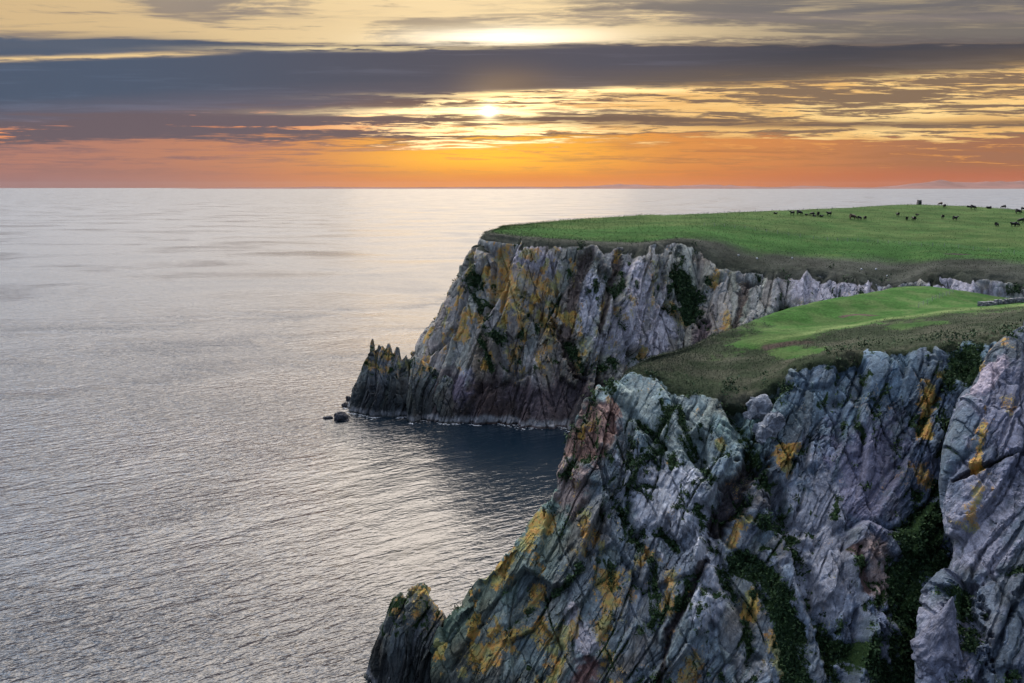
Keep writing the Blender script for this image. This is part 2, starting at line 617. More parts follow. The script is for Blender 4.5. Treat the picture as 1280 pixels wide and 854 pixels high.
for i, (t, f) in enumerate(NH):
    top = P(*t); foot = (f[0], f[1], SEAFOOT)
    c = [foot, lin(foot, top, .3), lin(foot, top, .6), lin(foot, top, .84), top]
    bulge = (0, 1.5, 2.0, 1.5, 0)
    if 5 <= i <= 7: bulge = (0, 0.5, 0.8, .6, 0)
    c = [(x, y - bl, z) for (x, y, z), bl in zip(c, bulge)]
    if i in NTOP:
        c += [P(*q) for q in NTOP[i]]
        cr = c[-1]
        if i >= 16:
            c += [(cr[0] + 5, cr[1] + 15, cr[2]), (cr[0] + 10, cr[1] + 40, cr[2] - 2)]
        else:
            c += [(cr[0] + 5, cr[1] + 14, cr[2] * .86), (cr[0] + 12, cr[1] + 44, -4)]
    else:
        k = .5 + .08 * i
        c += [(top[0] + .7, top[1] + 1.2 * k, top[2] - .1), (top[0] + 1.5, top[1] + 2.5 * k, top[2] - .9),
              (top[0] + 2.5, top[1] + 4 * k, top[2] - 2.4), (top[0] + 3.5, top[1] + 6 * k, top[2] * .8),
              (top[0] + 5, top[1] + 9 * k, top[2] * .5), (top[0] + 8, top[1] + 14 * k, -4)]
    cols.append(c)
CU = [46, 56, 56, 58, 52, 52, 52, 52, 52, 52, 56, 60, 64, 62, 52, 22, 14]
CV = [120, 110, 96, 74, 34, 40, 40, 44, 24, 16]
G0 = loft(cols, CU, CV)
U, V = G0.shape[:2]
up = idx_param(CU)[:, None] * np.ones((1, V)); vp = np.ones((U, 1)) * idx_param(CV)[None, :]
N0 = grid_normals(G0); N0 = blur(N0, 9); N0 /= np.linalg.norm(N0, axis=2)[..., None]
if N0[U // 2, 100, 1] > 0: N0 = -N0
p = G0.reshape(-1, 3); n = N0.reshape(-1, 3); uf = up.ravel(); vf = vp.ravel()
wob = fbm(p, 2.2, 4, .6, 3.3)
wobL = fbm(p, 7.0, 3, .55, 9.1)
# where turf takes over from stone
edge = 4.0 + .30 * fbm(p, 7, 3, .55, 61) + .2 * wob
edge = edge + np.where(uf < 7.6, (7.6 - uf) * 2.5, 0)
turf = sstep(-.10, .16, vf - edge)
turf = np.where(vf > 8.6, np.minimum(turf, 1 - sstep(8.6, 9.3, vf)), turf)
rockw = 1 - sstep(-.1, .25, vf - edge)
rockw = np.maximum(rockw, sstep(8.4, 9.0, vf))
rockw = np.where((uf < 7.5) & (vf > 4.2), np.maximum(rockw, .8), rockw)

GREEN = (.0, .0, .0)
BROWN = (.028, .016, .014); RED = (.205, .115, .09); PALE = (.34, .35, .375); MAUVE = (.24, .205, .25)
PINK = (.34, .25, .21); GREYGREEN = (.20, .235, .215); VIOLET = (.155, .15, .20)
FE = [
    # green gullies
    ([(908, 500), (925, 535), (948, 580), (975, 625), (998, 690), (1018, 745), (1040, 800), (1050, 870)], 1.35, 2.4, 1.0, 0, None),
    ([(848, 505), (858, 545), (880, 585), (892, 612)], .8, 1.0, .9, 0, None),
    ([(850, 545), (868, 580), (880, 600)], .6, .7, .9, 0, None),
    ([(768, 615), (783, 648), (800, 680)], .9, 1.2, 1.0, 0, None),
    ([(800, 668), (825, 665), (850, 690)], .95, 1.0, .95, 0, None),
    ([(725, 640), (760, 605), (800, 565), (830, 530)], .5, .9, .7, 0, None),
    ([(875, 640), (893, 690), (908, 730), (930, 765), (940, 830)], 1.2, 2.0, .95, 0, None),
    ([(925, 700), (960, 720), (985, 770), (1000, 860)], 2.6, .8, .95, 0, None),
    ([(1170, 655), (1150, 690), (1135, 740), (1140, 800), (1125, 870)], 4.2, .9, 1.0, 0, None),
    ([(1060, 820), (1100, 845), (1140, 860)], 3.2, .8, .95, 0, None),
    ([(1190, 432), (1188, 480), (1186, 540), (1180, 610), (1178, 660)], 1.8, 1.3, .95, 0, None),
    ([(1215, 440), (1210, 470)], 2.4, .6, .9, 0, None),
    ([(615, 800), (660, 765), (700, 740), (730, 700)], 1.0, .6, .75, 0, None),
    ([(930, 512), (960, 498), (985, 478)], 2.0, .8, .85, 0, None),
    ([(1050, 500), (1085, 490), (1100, 505)], 1.2, .4, .6, 0, None),
    ([(1090, 800), (1080, 840)], 1.0, .6, .8, 0, None),
    # dark cave and open cracks
    ([(938, 588), (922, 612), (905, 640), (893, 662)], 1.75, 3.2, 0, 0, BROWN),
    ([(882, 700), (860, 745), (838, 790), (822, 860)], .55, 2.2, 0, 0, BROWN),
    ([(1065, 690), (1075, 720), (1080, 735)], .9, 1.6, 0, 0, (.10, .05, .035)),
    ([(1078, 760), (1046, 800)], .4, 1.0, 0, 0, None),
    ([(1000, 560), (985, 600), (960, 640)], .35, .9, .3, 0, None),
    ([(1140, 560), (1110, 590), (1090, 625)], .3, .8, .2, 0, None),
    ([(960, 520), (945, 545)], .6, 1.3, .9, 0, None),
    ([(700, 700), (760, 640), (800, 590)], .35, .9, .3, 0, None),
    ([(640, 760), (690, 690), (730, 630)], .35, .8, .3, 0, None),
    ([(560, 840), (600, 780), (640, 720)], .4, 1.0, .3, 0, None),
    ([(720, 854), (760, 790), (800, 720)], .35, .9, 0, 0, None),
    ([(820, 700), (800, 760), (790, 830)], .35, .8, .1, 0, None),
    # stone of one colour
    ([(800, 600), (845, 610), (850, 640), (820, 645)], 4.2, -.7, 0, 0, PALE),
    ([(885, 670), (890, 720), (882, 770)], 2.0, -.9, 0, 0, PALE),
    ([(758, 520), (742, 540), (728, 562)], 3.6, .7, 0, 0, RED),
    ([(715, 590), (710, 610)], 3.2, -.2, 0, 0, (.27, .20, .175)),
    ([(735, 840), (725, 860)], 2.2, .2, 0, 0, (.16, .075, .06)),
    ([(1085, 690), (1098, 730)], 2.2, .3, 0, 0, PINK),
    ([(1030, 620), (1020, 680), (1035, 720)], 4.5, -.3, 0, 0, (.27, .275, .30)),
    ([(1090, 560), (1080, 620)], 5.0, .3, 0, 0, VIOLET),
    ([(800, 510), (830, 520), (850, 540)], 5.0, 0, 0, 0, GREYGREEN),
    ([(720, 780), (730, 800)], 2.0, -.3, 0, 0, (.38, .35, .36)),
    # yellow and orange lichen
    ([(765, 720), (760, 755), (750, 780)], 2.0, 0, 0, .95, None),
    ([(925, 655), (918, 680)], 1.5, 0, 0, .95, None), ([(940, 740), (938, 765)], 1.5, 0, 0, 1.0, None),
    ([(970, 800), (985, 845)], 1.6, 0, 0, 1.0, None), ([(988, 560), (983, 580)], 1.3, 0, 0, 1.0, None),
    ([(1160, 480), (1158, 520), (1155, 545)], 1.2, 0, 0, .95, None), ([(1175, 470), (1190, 465)], 1.0, 0, 0, .8, None),
    ([(672, 648), (660, 680)], 2.4, 0, 0, .85, None), ([(640, 690), (625, 720)], 2.0, 0, 0, .75, None),
    ([(590, 840), (640, 790), (670, 790)], 2.0, 0, 0, .75, None), ([(700, 790), (690, 830)], 2.2, 0, 0, .7, None),
    ([(730, 530), (728, 545)], .9, 0, 0, .9, None), ([(670, 740), (655, 765)], 1.6, 0, 0, .75, None),
    ([(840, 720), (835, 760)], 1.6, 0, 0, .7, None), ([(870, 820), (860, 850)], 1.4, 0, 0, .7, None),
    ([(595, 815), (575, 850)], 1.4, 0, 0, .8, None), ([(900, 555), (903, 560)], .7, 0, 0, .9, None),
    ([(1150, 590), (1165, 600)], 1.6, 0, 0, .7, None), ([(835, 580)], .6, 0, 0, .8, None),
    ([(810, 690), (800, 700)], 1.1, 0, 0, .8, None), ([(735, 660), (725, 690)], 1.0, 0, 0, .6, None),
]
ROWS = (0, sum(CV[:5]))
fd, fm, fl, ft, fw = apply_features(p, G0, ROWS, FE, wob)
fd = blur(fd.reshape(U, V).astype(np.float64), 1).ravel()
d, joint, ids, q = rock_relief(p, n, (58, 62), 1.0, 3, 1.0, 2.0, 0, .8 * sstep(2, 7, uf), .36, (U, V), .75, .9)
tint = stone_tint(p, ids, q, 3, 1.0, 1.1)
# grade of stone over the face: greyer green on the crown, violet and darkened for shade on the right, warm on the seaward nose
tint = mix(tint, tint * np.array((.84, 1.0, .93), F32), sstep(2.2, 3.6, vf))
tint = mix(tint, tint * np.array((.70, .73, .88), F32), sstep(9.5, 12, uf))  # shade on the right of the face, painted into the stone colour
tint = mix(tint, tint * np.array((.92, .96, .82), F32), 1 - sstep(3, 8, uf))
tint = mix(tint, ft * (.75 + .6 * (tint.mean(1) / .26))[:, None], np.clip(fw * 1.4, 0, 1) * .85)
slopez = 0
lich = np.maximum(fl, (.8 * sstep(.12, .55, fbm(p * np.array((1, 1, .6)), 4.5, 4, .65, 22)) * (.35 + .85 * (1 - sstep(2, 9, uf)))))
moss = np.maximum(fm, .72 * joint * sstep(-.25, .3, wobL + .25 * fbm(p, 18, 2, .5, 5)))
moss = np.maximum(moss, .62 * sstep(.15, .5, fbm(p * np.array((1.3, 1, .6)), 4.5, 4, .65, 205)) * sstep(3, 7, uf))
moss = moss * (.55 + .45 * sstep(1.5, 4.5, uf))
disp = np.where(d > 0, d * (1 - .75 * sstep(3.3, 4.0, vf)), d) * rockw * np.where(uf < 2.5, .6, 1.0) + fd * np.clip(rockw + .2, 0, 1)
# soft swells and terraces in the turf
tsw = fbm(p, 11, 3, .5, 71) * .35 + fbm(p, 3.0, 3, .5, 72) * .14
disp = disp + tsw * (1 - rockw)
pn = p + n * disp[:, None]
Gn = pn.reshape(U, V, 3)
nz = np.abs(grid_normals(blur(Gn, 2))[..., 2].ravel())
moss = np.maximum(moss, .75 * sstep(.80, .95, nz) * sstep(-.2, .3, wobL) * (vf < 4.3))
# wet, dark zone over the water with a pale tide line
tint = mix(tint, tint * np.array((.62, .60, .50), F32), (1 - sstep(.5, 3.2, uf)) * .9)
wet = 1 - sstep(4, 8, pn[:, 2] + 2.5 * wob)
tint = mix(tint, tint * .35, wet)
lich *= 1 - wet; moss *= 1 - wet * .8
# turf colours
hx = fbm(p * np.array((.35, 1.3, 2.2)), 5, 5, .65, 41)
heath = np.array((.026, .036, .021), F32); heath2 = np.array((.052, .056, .040), F32); gr = np.array((.031, .082, .019), F32); gr2 = np.array((.054, .094, .031), F32)
field = mix(np.broadcast_to(heath, p.shape), np.broadcast_to(heath2, p.shape), sstep(-.2, .5, hx))
hx3 = fbm(p * np.array((.6, 1, 1.5)), 1.2, 4, .7, 47)
gfac = sstep(5.62, 5.95, vf + .35 * hx + .3 * hx3) * sstep(9.2, 10.4, uf + .5 * hx + .8 * hx3)
X_, Y_ = None, None
fp = on_surface(G0, [(985, 440), (1000, 443), (1015, 440)], (ROWS[1] - 20, V))
gfac = np.maximum(gfac, .9 * (1 - sstep(2.0, 3.2, dist_poly(p, fp) * (1 + .5 * wob + .5 * hx3) + 1.2 * hx)))
fp = on_surface(G0, [(935, 428), (970, 425), (1000, 420)], (ROWS[1] - 20, V))
gfac = np.maximum(gfac, .9 * (1 - sstep(2.0, 3.2, dist_poly(p, fp) * (1 + .5 * wob + .5 * hx3) + 1.2 * hx)))
fp = on_surface(G0, [(1130, 408), (1160, 404)], (ROWS[1] - 20, V))
gfac = np.maximum(gfac, .7 * (1 - sstep(2.0, 3.2, dist_poly(p, fp) * (1 + .5 * wob + .5 * hx3) + 1.2 * hx)))
gcol = mix(np.broadcast_to(gr, p.shape), np.broadcast_to(gr2, p.shape), sstep(-.3, .5, fbm(p, 5, 3, .5, 90)))
field = mix(field, gcol, gfac)
for poly in ([(960, 434), (985, 431), (1010, 428)], [(1055, 396), (1075, 393), (1092, 395)]):
    fp = on_surface(G0, poly, (ROWS[1] - 20, V))
    s_ = 1 - sstep(.5, 1.5, dist_poly(p, fp) * (1 + .5 * wob))
    field = mix(field, np.broadcast_to(np.array((.06, .045, .04), F32), p.shape), s_)
sunlit_ridge = np.exp(-((vf - 5.98 - .10 * hx) / .13) ** 2) * sstep(9.6, 10.6, uf)  # sunlit line along the ridge, painted as paler turf colour
field = mix(field, np.broadcast_to(np.array((.12, .165, .065), F32), p.shape), sunlit_ridge * .8)
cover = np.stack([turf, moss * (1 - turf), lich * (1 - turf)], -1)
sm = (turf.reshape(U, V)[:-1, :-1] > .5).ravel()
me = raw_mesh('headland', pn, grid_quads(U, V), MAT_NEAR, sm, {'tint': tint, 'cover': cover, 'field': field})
headland = link(bpy.data.objects.new('headland', me)); headland['kind'] = 'structure'
bvh_of('near', Gn)
NEAR = dict(p=pn, n=n, turf=turf, moss=moss, vf=vf, uf=uf, gfac=gfac, rockw=rockw)

# ================================================================== BUTTRESS (right edge, nearer)
def Yb(py):
    qq = (py - 427) / FPX
    r = (-SP - qq * CP) / (CP - qq * SP)
    return 223.5 / (1.7 - r)


BL = [(1296, 408), (1282, 414), (1262, 427), (1243, 447), (1227, 475), (1209, 502), (1196, 532), (1184, 562), (1181, 602), (1184, 640), (1188, 690), (1178, 722), (1164, 762), (1156, 805), (1154, 860), (1150, 920)]
rows = []
for (xl, py) in BL:
    y0 = Yb(py)
    rows.append([P(xl + 70, py, y0 + 26), P(xl + 22, py, y0 + 10), P(xl, py, y0), P(xl + 45, py, y0 - 3.5), P(xl + 130, py, y0 - 6), P(xl + 330, py, y0 - 8), P(xl + 600, py, y0 - 8)])
lastr = rows[-1]
rows.append([(x, y - 14, SEAFOOT) for (x, y, z) in lastr])
r0 = rows[0]
capz = r0[2][2]
cap = [(x + 2, y + 5, capz - 1.2) for (x, y, z) in r0]
cap2 = [(x + 6, y + 20, capz - 7) for (x, y, z) in r0]
rows = [cap2, cap] + rows
rows = rows[::-1]
C = np.swapaxes(np.array(rows), 0, 1)       # (across, up)
CUb = [16, 26, 70, 110, 90, 20]
CVb = [22] + [34, 34, 30, 30, 34, 30, 30, 26, 26, 24, 24, 22, 20, 16, 14] + [14, 10]
Gb = loft(C, CUb, CVb)
U, V = Gb.shape[:2]
Nb = blur(grid_normals(Gb), 8); Nb /= np.linalg.norm(Nb, axis=2)[..., None]
if Nb[U // 2, V // 2, 1] > 0: Nb = -Nb
p = Gb.reshape(-1, 3); n = Nb.reshape(-1, 3)
wob = fbm(p, 2.0, 4, .6, 13.3)
FB = [
    ([(1280, 563), (1250, 575), (1215, 590), (1192, 602)], .38, 1.1, .5, 0, BROWN),
    ([(1300, 712), (1260, 715), (1230, 722), (1200, 735)], .6, .7, .9, 0, None),
    ([(1290, 640), (1262, 680), (1240, 710)], .3, .9, .1, 0, None),
    ([(1285, 720), (1262, 770), (1245, 820)], .4, 1.5, .2, 0, None),
    ([(1200, 745), (1210, 790), (1205, 860)], 2.0, 2.0, 1.0, 0, None),
    ([(1225, 830), (1260, 850)], 1.8, .8, .95, 0, None),
    ([(1250, 480), (1235, 520), (1215, 570)], .25, .5, 0, 0, None),
    ([(1262, 470), (1275, 520), (1270, 560)], 5.0, -.2, 0, 0, (.17, .175, .225)),
    ([(1230, 620), (1215, 680)], 3.5, -.2, 0, 0, (.29, .285, .33)),
    ([(1245, 460), (1225, 490)], 1.6, -.3, 0, 0, (.36, .31, .35)),
    ([(1180, 780), (1172, 840)], 3.0, -.2, 0, 0, (.27, .275, .33)),
    ([(1232, 500), (1228, 540), (1222, 585)], .85, 0, 0, 1.0, None),
    ([(1222, 615), (1215, 660)], 1.3, 0, 0, .75, None),
    ([(1226, 458)], 1.2, 0, 0, 1.0, None), ([(1240, 445), (1262, 430)], .8, 0, 0, .6, None),
]
fd, fm, fl, ft, fw = apply_features(p, Gb, None, FB, wob)
d, joint, ids, q = rock_relief(p, n, (55, 68), 1.25, 21, .62, 2.4, .45, .2, .3, shape=(U, V), warp=.5, lines=1.15)
tint = stone_tint(p, ids, q, 21, .9, .9)
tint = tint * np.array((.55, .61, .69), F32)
tint = mix(tint, ft * (.75 + .6 * (tint.mean(1) / .26))[:, None], np.clip(fw * 1.4, 0, 1) * .85)
pn = p + n * (d + fd)[:, None]
nz = np.abs(grid_normals(blur(pn.reshape(U, V, 3), 2))[..., 2].ravel())
moss = np.maximum(fm, .45 * joint * sstep(-.1, .5, fbm(p, 6, 3, .5, 15)))
moss = np.maximum(moss, .7 * sstep(.82, .95, nz) * sstep(-.1, .4, fbm(p, 6, 3, .5, 19)))
lich = np.maximum(fl, .5 * sstep(.4, .7, fbm(p, 4, 3, .6, 44)))
cover = np.stack([np.zeros(len(p)), moss, lich], -1)
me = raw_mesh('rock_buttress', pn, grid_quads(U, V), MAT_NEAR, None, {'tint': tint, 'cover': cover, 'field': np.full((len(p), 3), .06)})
o = link(bpy.data.objects.new('rock_buttress', me)); o['kind'] = 'structure'
BUT = dict(p=pn, n=n, moss=moss)
bvh_of('buttress', pn.reshape(U, V, 3))

# ================================================================== FAR HEADLAND
FHc = [  # edge of rock, foot, heath end, fence row, crest
    ((-8, 345, 58), (-36, 345), (-2, 348, 60), (4, 352, 61.5), (10, 356, 62)),
    ((-9, 318, 60), (-46, 318), (-4, 322, 61.5), (0, 330, 62.5), (4, 338, 62.8)),
    ((600, 298, 292), (-47, 287), (613, 291, 303), (622, 287.5, 314), (632, 284.5, 326)),
    ((650, 302, 285), (-22, 264), (657, 294.5, 300), (668, 285, 323), (682, 278, 345)),
    ((720, 306, 284), (0, 258), (724, 299, 300), (731, 286, 326), (740, 273, 362)),
    ((790, 309, 286), (20, 256), (794, 302, 302), (797, 284.5, 330), (800, 270, 375)),
    ((850, 304, 293), (38, 259), (856, 297, 307), (860, 283.5, 335), (862, 268, 385)),
    ((882, 318, 292), (50, 256), (898, 301, 307), (902, 284.5, 336), (905, 266.3, 390)),
    ((920, 336, 287), (63, 250), (940, 313, 304), (945, 288, 336), (948, 264.5, 396)),
    ((1000, 337, 284), (82, 245), (1012, 318, 302), (1022, 297, 331), (1030, 261.5, 410)),
    ((1080, 344, 280), (105, 240), (1090, 323, 300), (1102, 302, 328), (1108, 257.5, 430)),
    ((1122, 352, 276), (118, 238), (1132, 327, 297), (1142, 305, 326), (1150, 256, 440)),
    ((1170, 342, 273), (130, 236), (1180, 324, 293), (1190, 307, 322), (1200, 258, 440)),
    ((1230, 345, 267), (148, 232), (1240, 325, 289), (1246, 311, 318), (1246, 261, 435)),
    ((1300, 353, 260), (165, 226), (1302, 327, 284), (1302, 315, 312), (1300, 264, 430)),
    ((1450, 374, 250), (200, 220), (1450, 332, 278), (1450, 318, 305), (1450, 270, 420)),
    ((1700, 380, 245), (260, 215), (1700, 340, 272), (1700, 322, 300), (1700, 278, 410))]
cols = []
for i, (e, f, h, g, c) in enumerate(FHc):
    conv = (lambda t: t) if i < 2 else (lambda t: P(*t))
    e, h, g, c = map(conv, (e, h, g, c))
    foot = (f[0], f[1], SEAFOOT)
    st = [foot, lin(foot, e, .22), lin(foot, e, .5), lin(foot, e, .8), e]
    bl = (0, 1.0, 2.0, 2.0, 0)
    st = [(x, y - b_, z) for (x, y, z), b_ in zip(st, bl)]
    bk = c[1] + 60
    st += [h, g, lin(g, c, .55), c, (c[0] + 6, c[1] + 60, c[2] - 6), (c[0] + 10, c[1] + 150, c[2] - 35), (c[0] + 12, c[1] + 200, -4)]
    # round the field up towards its crest
    x, y, z = st[7]; st[7] = (x, y, z + .5)
    cols.append(st)
CU = [22, 60, 100, 92, 80, 70, 48, 52, 80, 80, 46, 50, 60, 64, 30, 20]
CV = [60, 72, 72, 52, 36, 40, 34, 30, 18, 8, 6]
G0 = loft(cols, CU, CV)
U, V = G0.shape[:2]
up = idx_param(CU)[:, None] * np.ones((1, V)); vp = np.ones((U, 1)) * idx_param(CV)[None, :]
N0 = grid_normals(G0); N0 = blur(N0, 8); N0 /= np.linalg.norm(N0, axis=2)[..., None]
if N0[U // 2, 60, 1] > 0: N0 = -N0
p = G0.reshape(-1, 3); n = N0.reshape(-1, 3); uf = up.ravel(); vf = vp.ravel()
wob = fbm(p, 5.0, 4, .6, 23.3); wobL = fbm(p, 15, 3, .55, 29.1)
edge = 4.02 + .25 * fbm(p, 12, 3, .55, 161) + .16 * wob + .20 * (1 - sstep(2.4, 3.8, uf))
turf = sstep(-.08, .14, vf - edge)
rockw = 1 - sstep(-.1, .2, vf - edge)
TAN = (.34, .315, .26); LILAC = (.315, .295, .325); UMBER = (.105, .075, .062)
FE = [
    ([(592, 345), (600, 375), (612, 410), (628, 425)], 4.0, .8, 1.0, 0, None), ([(600, 420), (612, 450), (617, 480)], 1.6, 1.0, .9, 0, None),
    ([(655, 375), (672, 400), (690, 440), (700, 470)], 2.2, 1.2, .9, 0, None), ([(712, 430), (722, 455), (735, 475)], 2.5, 1.8, 1.0, 0, None),
    ([(745, 465), (775, 450), (795, 455), (810, 462)], 4.5, 1.0, .95, 0, None), ([(845, 345), (862, 360), (858, 385)], 5.0, .6, .95, 0, None),
    ([(738, 315), (722, 350), (712, 385), (708, 425)], 2.4, 2.0, 0, 0, UMBER),
    ([(773, 315), (766, 345), (758, 375), (750, 410)], 1.5, 2.2, 0, 0, UMBER),
    ([(690, 400), (705, 430), (722, 470)], 1.0, 1.8, .2, 0, UMBER),
    ([(820, 345), (800, 385), (785, 430)], .8, 1.4, .2, 0, None), ([(838, 370), (818, 410), (802, 440)], .9, 1.5, .2, 0, None),
    ([(800, 330), (790, 365), (760, 415)], .5, .9, .2, 0, None), ([(690, 330), (698, 380), (690, 420)], .7, 1.2, .2, 0, None),
    ([(850, 310), (842, 345), (850, 380)], .8, 1.5, .4, 0, None), ([(735, 360), (740, 395), (752, 415)], .9, 1.2, .2, 0, None),
    ([(880, 400), (868, 430), (858, 450)], 2.0, 1.5, 0, 0, (.10, .07, .075)), ([(935, 350), (925, 385), (915, 420)], 1.5, 1.5, 0, 0, UMBER),
    ([(640, 440), (648, 480), (640, 520)], .7, 1.2, .3, 0, None), ([(600, 440), (600, 490)], .7, 1.1, .3, 0, None), ([(560, 400), (550, 440), (548, 470)], .7, 1.2, .1, 0, None),
    ([(683, 470), (690, 500), (690, 530)], .7, 1.4, 0, 0, None),
    # plates of pale lilac stone
    ([(800, 370), (780, 410)], 8, -.5, 0, 0, LILAC), ([(830, 400), (815, 440)], 6, -.5, 0, 0, LILAC), ([(745, 350), (735, 400)], 4.5, -.6, 0, 0, (.33, .33, .37)),
    ([(660, 470), (680, 500)], 7, -.4, 0, 0, (.33, .31, .29)), ([(650, 320), (690, 330)], 5, -.3, 0, 0, LILAC), ([(560, 420), (540, 460)], 8, 0, 0, 0, (.25, .22, .20)),
    ([(1010, 360), (1040, 365), (1080, 360)], 6, 0, 0, 0, LILAC), ([(1180, 358), (1230, 362)], 6, 0, 0, 0, LILAC), ([(570, 490), (580, 470)], 3, -.2, 0, 0, (.36, .38, .44)),
    # lichen
    ([(600, 315), (590, 335)], 4, 0, 0, .6, None), ([(632, 310), (630, 340), (640, 365)], 4.5, 0, 0, .95, None), ([(655, 320), (668, 318)], 3, 0, 0, .95, None),
    ([(615, 340), (618, 370)], 3.5, 0, 0, .8, None), ([(655, 345), (690, 360)], 4, 0, 0, .85, None), ([(648, 395), (655, 420)], 3.5, 0, 0, .85, None),
    ([(580, 395), (575, 420)], 3.0, 0, 0, .9, None), ([(593, 395), (600, 400)], 2.6, 0, 0, .9, None), ([(643, 435), (640, 460)], 3.5, 0, 0, .8, None),
    ([(690, 400), (685, 430)], 3.0, 0, 0, .7, None), ([(805, 437), (802, 445)], 2.0, 0, 0, 1.0, None), ([(840, 380), (855, 400)], 2.6, 0, 0, .9, None),
    ([(868, 367)], 2.0, 0, 0, 1, None), ([(895, 350), (900, 330)], 2.4, 0, 0, .9, None), ([(910, 395), (905, 430)], 3.2, 0, 0, .95, None), ([(885, 440), (870, 455)], 3.0, 0, 0, .8, None),
    ([(985, 345)], 2.0, 0, 0, .9, None), ([(820, 330), (815, 380)], 2.4, 0, 0, .7, None), ([(555, 440), (560, 480)], 3, 0, 0, .5, None), ([(700, 470), (675, 440)], 2.5, 0, 0, .6, None),
]
ROWS = (0, sum(CV[:4]))
fd, fm, fl, ft, fw = apply_features(p, G0, ROWS, FE, wob, 2.0)
d, joint, ids, q = rock_relief(p, n, (70, 74), 1.6, 33, 1.05, 2.4, .3, .6, .12, (U, V), .30, .62)
tint = stone_tint(p, ids, q, 33, 1.75, 1.0) * np.array((1.46, 1.25, 1.03), F32)
tint = mix(tint, ft * (.75 + .6 * (tint.mean(1) / .26))[:, None], np.clip(fw * 1.4, 0, 1) * .8)
warm = 1 - sstep(4, 6.5, uf)
lich = np.maximum(fl * .8, .85 * sstep(-.05, .5, fbm(p * np.array((1, 1, .45)), 5, 4, .65, 22)) * (.3 + .7 * warm))
moss = np.maximum(fm, .66 * joint * sstep(-.2, .35, wobL))
moss = np.maximum(moss, .6 * sstep(.22, .55, fbm(p * np.array((1.3, 1, .6)), 8, 4, .65, 207)))
disp = np.where(d > 0, d * (1 - .6 * sstep(3.4, 4.0, vf)), d * (1 - .75 * sstep(3.5, 4.0, vf))) * rockw + fd * rockw + (1 - rockw) * (fbm(p, 25, 3, .5, 171) * .45 + fbm(p, 6, 3, .5, 172) * .12)
pn = p + n * disp[:, None]
nz = np.abs(grid_normals(blur(pn.reshape(U, V, 3), 3))[..., 2].ravel())
turf = np.maximum(turf, .9 * sstep(.52, .74, nz + .12 * wob) * sstep(3.45, 3.7, vf))
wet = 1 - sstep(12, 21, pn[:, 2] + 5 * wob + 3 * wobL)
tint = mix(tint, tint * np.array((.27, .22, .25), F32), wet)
tide = sstep(.4, 1.0, pn[:, 2]) * (1 - sstep(1.6, 3.2, pn[:, 2] + 1.2 * wob))
tint = mix(tint, np.broadcast_to(np.array((.30, .30, .30), F32), tint.shape), tide * .8)
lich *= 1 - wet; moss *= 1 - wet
hx = fbm(p * np.array((.6, 1, 1.2)), 10, 4, .6, 141)
heath = np.array((.038, .043, .036), F32); gr = np.array((.027, .074, .018), F32); gr2 = np.array((.056, .090, .029), F32)
field = np.broadcast_to(heath, p.shape) * (1 + .5 * hx + .35 * fbm(p, 2.2, 4, .65, 147))[:, None]
gedge = 5.0 - .25 * (1 - sstep(5, 7, uf)) + .3 * sstep(2, 3, 5 - uf)
gcol = mix(np.broadcast_to(gr, p.shape), np.broadcast_to(gr2, p.shape), np.clip(sstep(5.9, 6.3, vf) * .7 + .55 * hx + .5 * fbm(p * np.array((.4, 1, 1)), 3.0, 4, .6, 143), 0, 1))
field = mix(field, gcol, sstep(-.35, .25, vf + .25 * hx - gedge))
fp = on_surface(G0, [(1185, 318), (1200, 318.5), (1210, 319)], (ROWS[1], V))
field = mix(field, np.broadcast_to(np.array((.03, .025, .025), F32), p.shape), 1 - sstep(.8, 2.2, dist_poly(p, fp) * (1 + .4 * wob)))
cover = np.stack([turf, moss * (1 - turf), lich * (1 - turf)], -1)
sm = (turf.reshape(U, V)[:-1, :-1] > .5).ravel()
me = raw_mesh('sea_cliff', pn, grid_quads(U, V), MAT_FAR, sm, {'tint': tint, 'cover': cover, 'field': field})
o = link(bpy.data.objects.new('sea_cliff', me)); o['kind'] = 'structure'
bvh_of('far', pn.reshape(U, V, 3))
FAR = dict(p=pn, n=n, moss=moss, vf=vf, turf=turf)


# ================================================================== free-standing rocks
def tagit(o, label, cat, group=None):
    o['label'] = label; o['category'] = cat
    if group: o['group'] = group
    return o


STACKS = []


